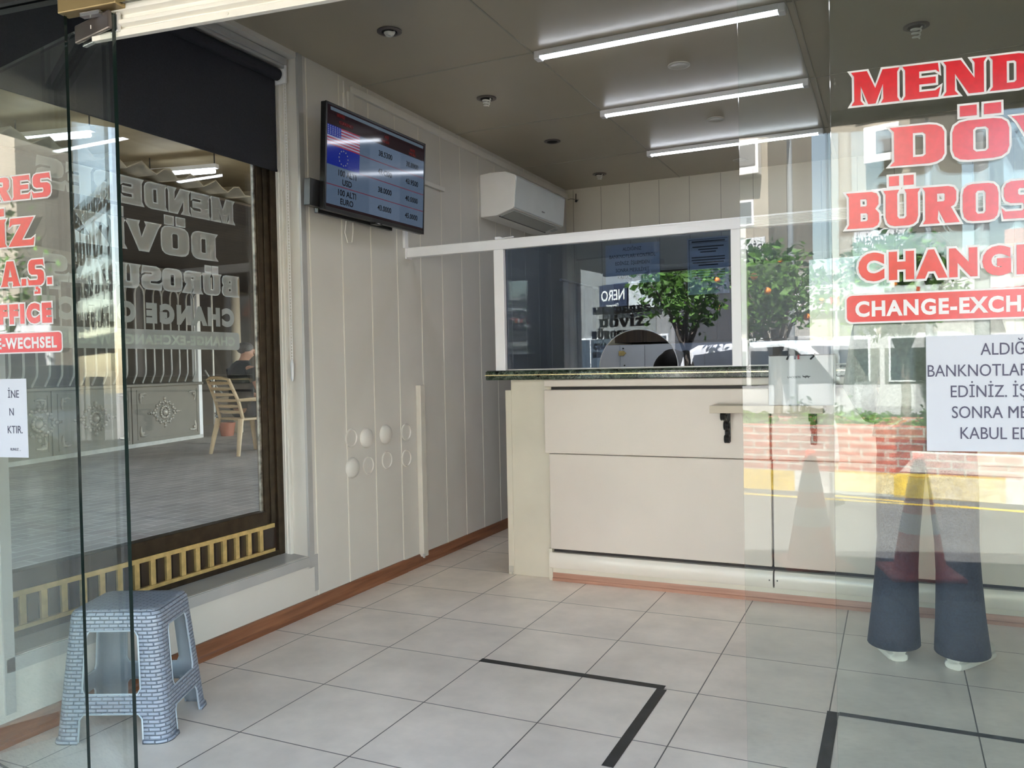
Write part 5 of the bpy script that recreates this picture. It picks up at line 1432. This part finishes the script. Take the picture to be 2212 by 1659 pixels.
# plastic armchair and the man sitting in it
M_chair = mat('tan plastic', (.42, .31, .19), .42, var=.05)
CH = (-4.53, 3.14, TZ); CR = R(-14)
t = thing('plastic_armchair', 'tan plastic armchair with a slatted back in the passage', 'chair', CH, CR)
b = B(); b.box(-.24, .24, -.20, .25, .40, .43); obj('seat', b, M_chair, t, local=True, bevel=.012)
b = B()
for k in range(6):
    z = .50+.068*k; y = -.225-.028*k; w = .225-.003*k
    b.tube([(-w, y+.02, z), (-w*.5, y-.012, z), (0, y-.02, z), (w*.5, y-.012, z), (w, y+.02, z)], [.014, .02, .02, .02, .014], 8)
b.tube([(-.24, -.20, .42), (-.24, -.25, .62), (-.22, -.36, .88), (-.12, -.39, .90), (0, -.395, .905), (.12, -.39, .90), (.22, -.36, .88), (.24, -.25, .62), (.24, -.20, .42)], .02, 8)
obj('backrest', b, M_chair, t, local=True, smooth=True)
for s in (-1, 1):
    b = B(); b.tube([(s*.245, -.26, .64), (s*.275, -.1, .645), (s*.275, .15, .64), (s*.265, .24, .61), (s*.25, .25, .42)], [.018, .024, .026, .024, .02], 8); obj('armrest', b, M_chair, t, local=True, smooth=True)
    for y in (-.25, .25):
        b = B(); b.tube([(s*.235, y*.9, .42), (s*.265, y*1.08, .2), (s*.29, y*1.22, .0)], [.034, .028, .022], 8); obj('leg', b, M_chair, t, local=True, smooth=True)
t = thing('person', 'man with short grey hair in a black tee sitting in the passage chair', 'person', CH, CR)
J = dict(pelvis=(0, -.06, .54), waist=(0, -.06, .70), chest=(0, -.06, .92), neck=(0, -.02, 1.10), head=(0, .03, 1.21),
         sh_l=(-.19, -.04, 1.0), el_l=(-.26, .02, .74), wr_l=(-.20, .24, .68), hd_l=(.3, .9, -.1), sh_r=(.19, -.04, 1.0), el_r=(.26, .02, .74), wr_r=(.20, .24, .68), hd_r=(-.3, .9, -.1),
         hip_l=(-.10, -.02, .51), kn_l=(-.14, .40, .52), an_l=(-.14, .38, .085), toe_l=(-.16, .54, .035), hip_r=(.10, -.02, .51), kn_r=(.14, .40, .52), an_r=(.14, .38, .085), toe_r=(.16, .54, .035))
body(t, J, M_skin2, head_fwd=(.9, .5, .02))
b = B(); b.loft([((0, -.03, 1.10), .075, .065), ((0, -.05, 1.06), .14, .09), ((0, -.06, .98), .20, .12), ((0, -.06, .85), .185, .13), ((0, -.06, .68), .165, .13), ((0, -.06, .54), .18, .15)], 24)
for s in 'lr':
    p = [Vector(J[k+s]) for k in ('sh_', 'el_')]; b.tube([p[0], p[0].lerp(p[1], .55)], [.082, .07], 14)
obj('tee', b, M_tee, t, local=True, smooth='all')
b = B()
for s in (-1, 1): b.tube([(s*.09, -.08, .53), (s*.14, .36, .535), (s*.145, .41, .50), (s*.14, .39, .3), (s*.14, .38, .09)], [.105, .08, .075, .065, .06], 14)
obj('trousers', b, M_trous, t, local=True, smooth='all')
for s in 'lr': shoe(t, J['an_'+s], J['toe_'+s], M_tee, 'shoe')
b = B(); b.sphere((0, .005, 1.245), .094, 18, 12, (1, 1.08, .78)); obj('hair', b, mat('short grey hair', (.07, .06, .055), .7, var=.3, vscale=80), t, local=True, smooth='all')
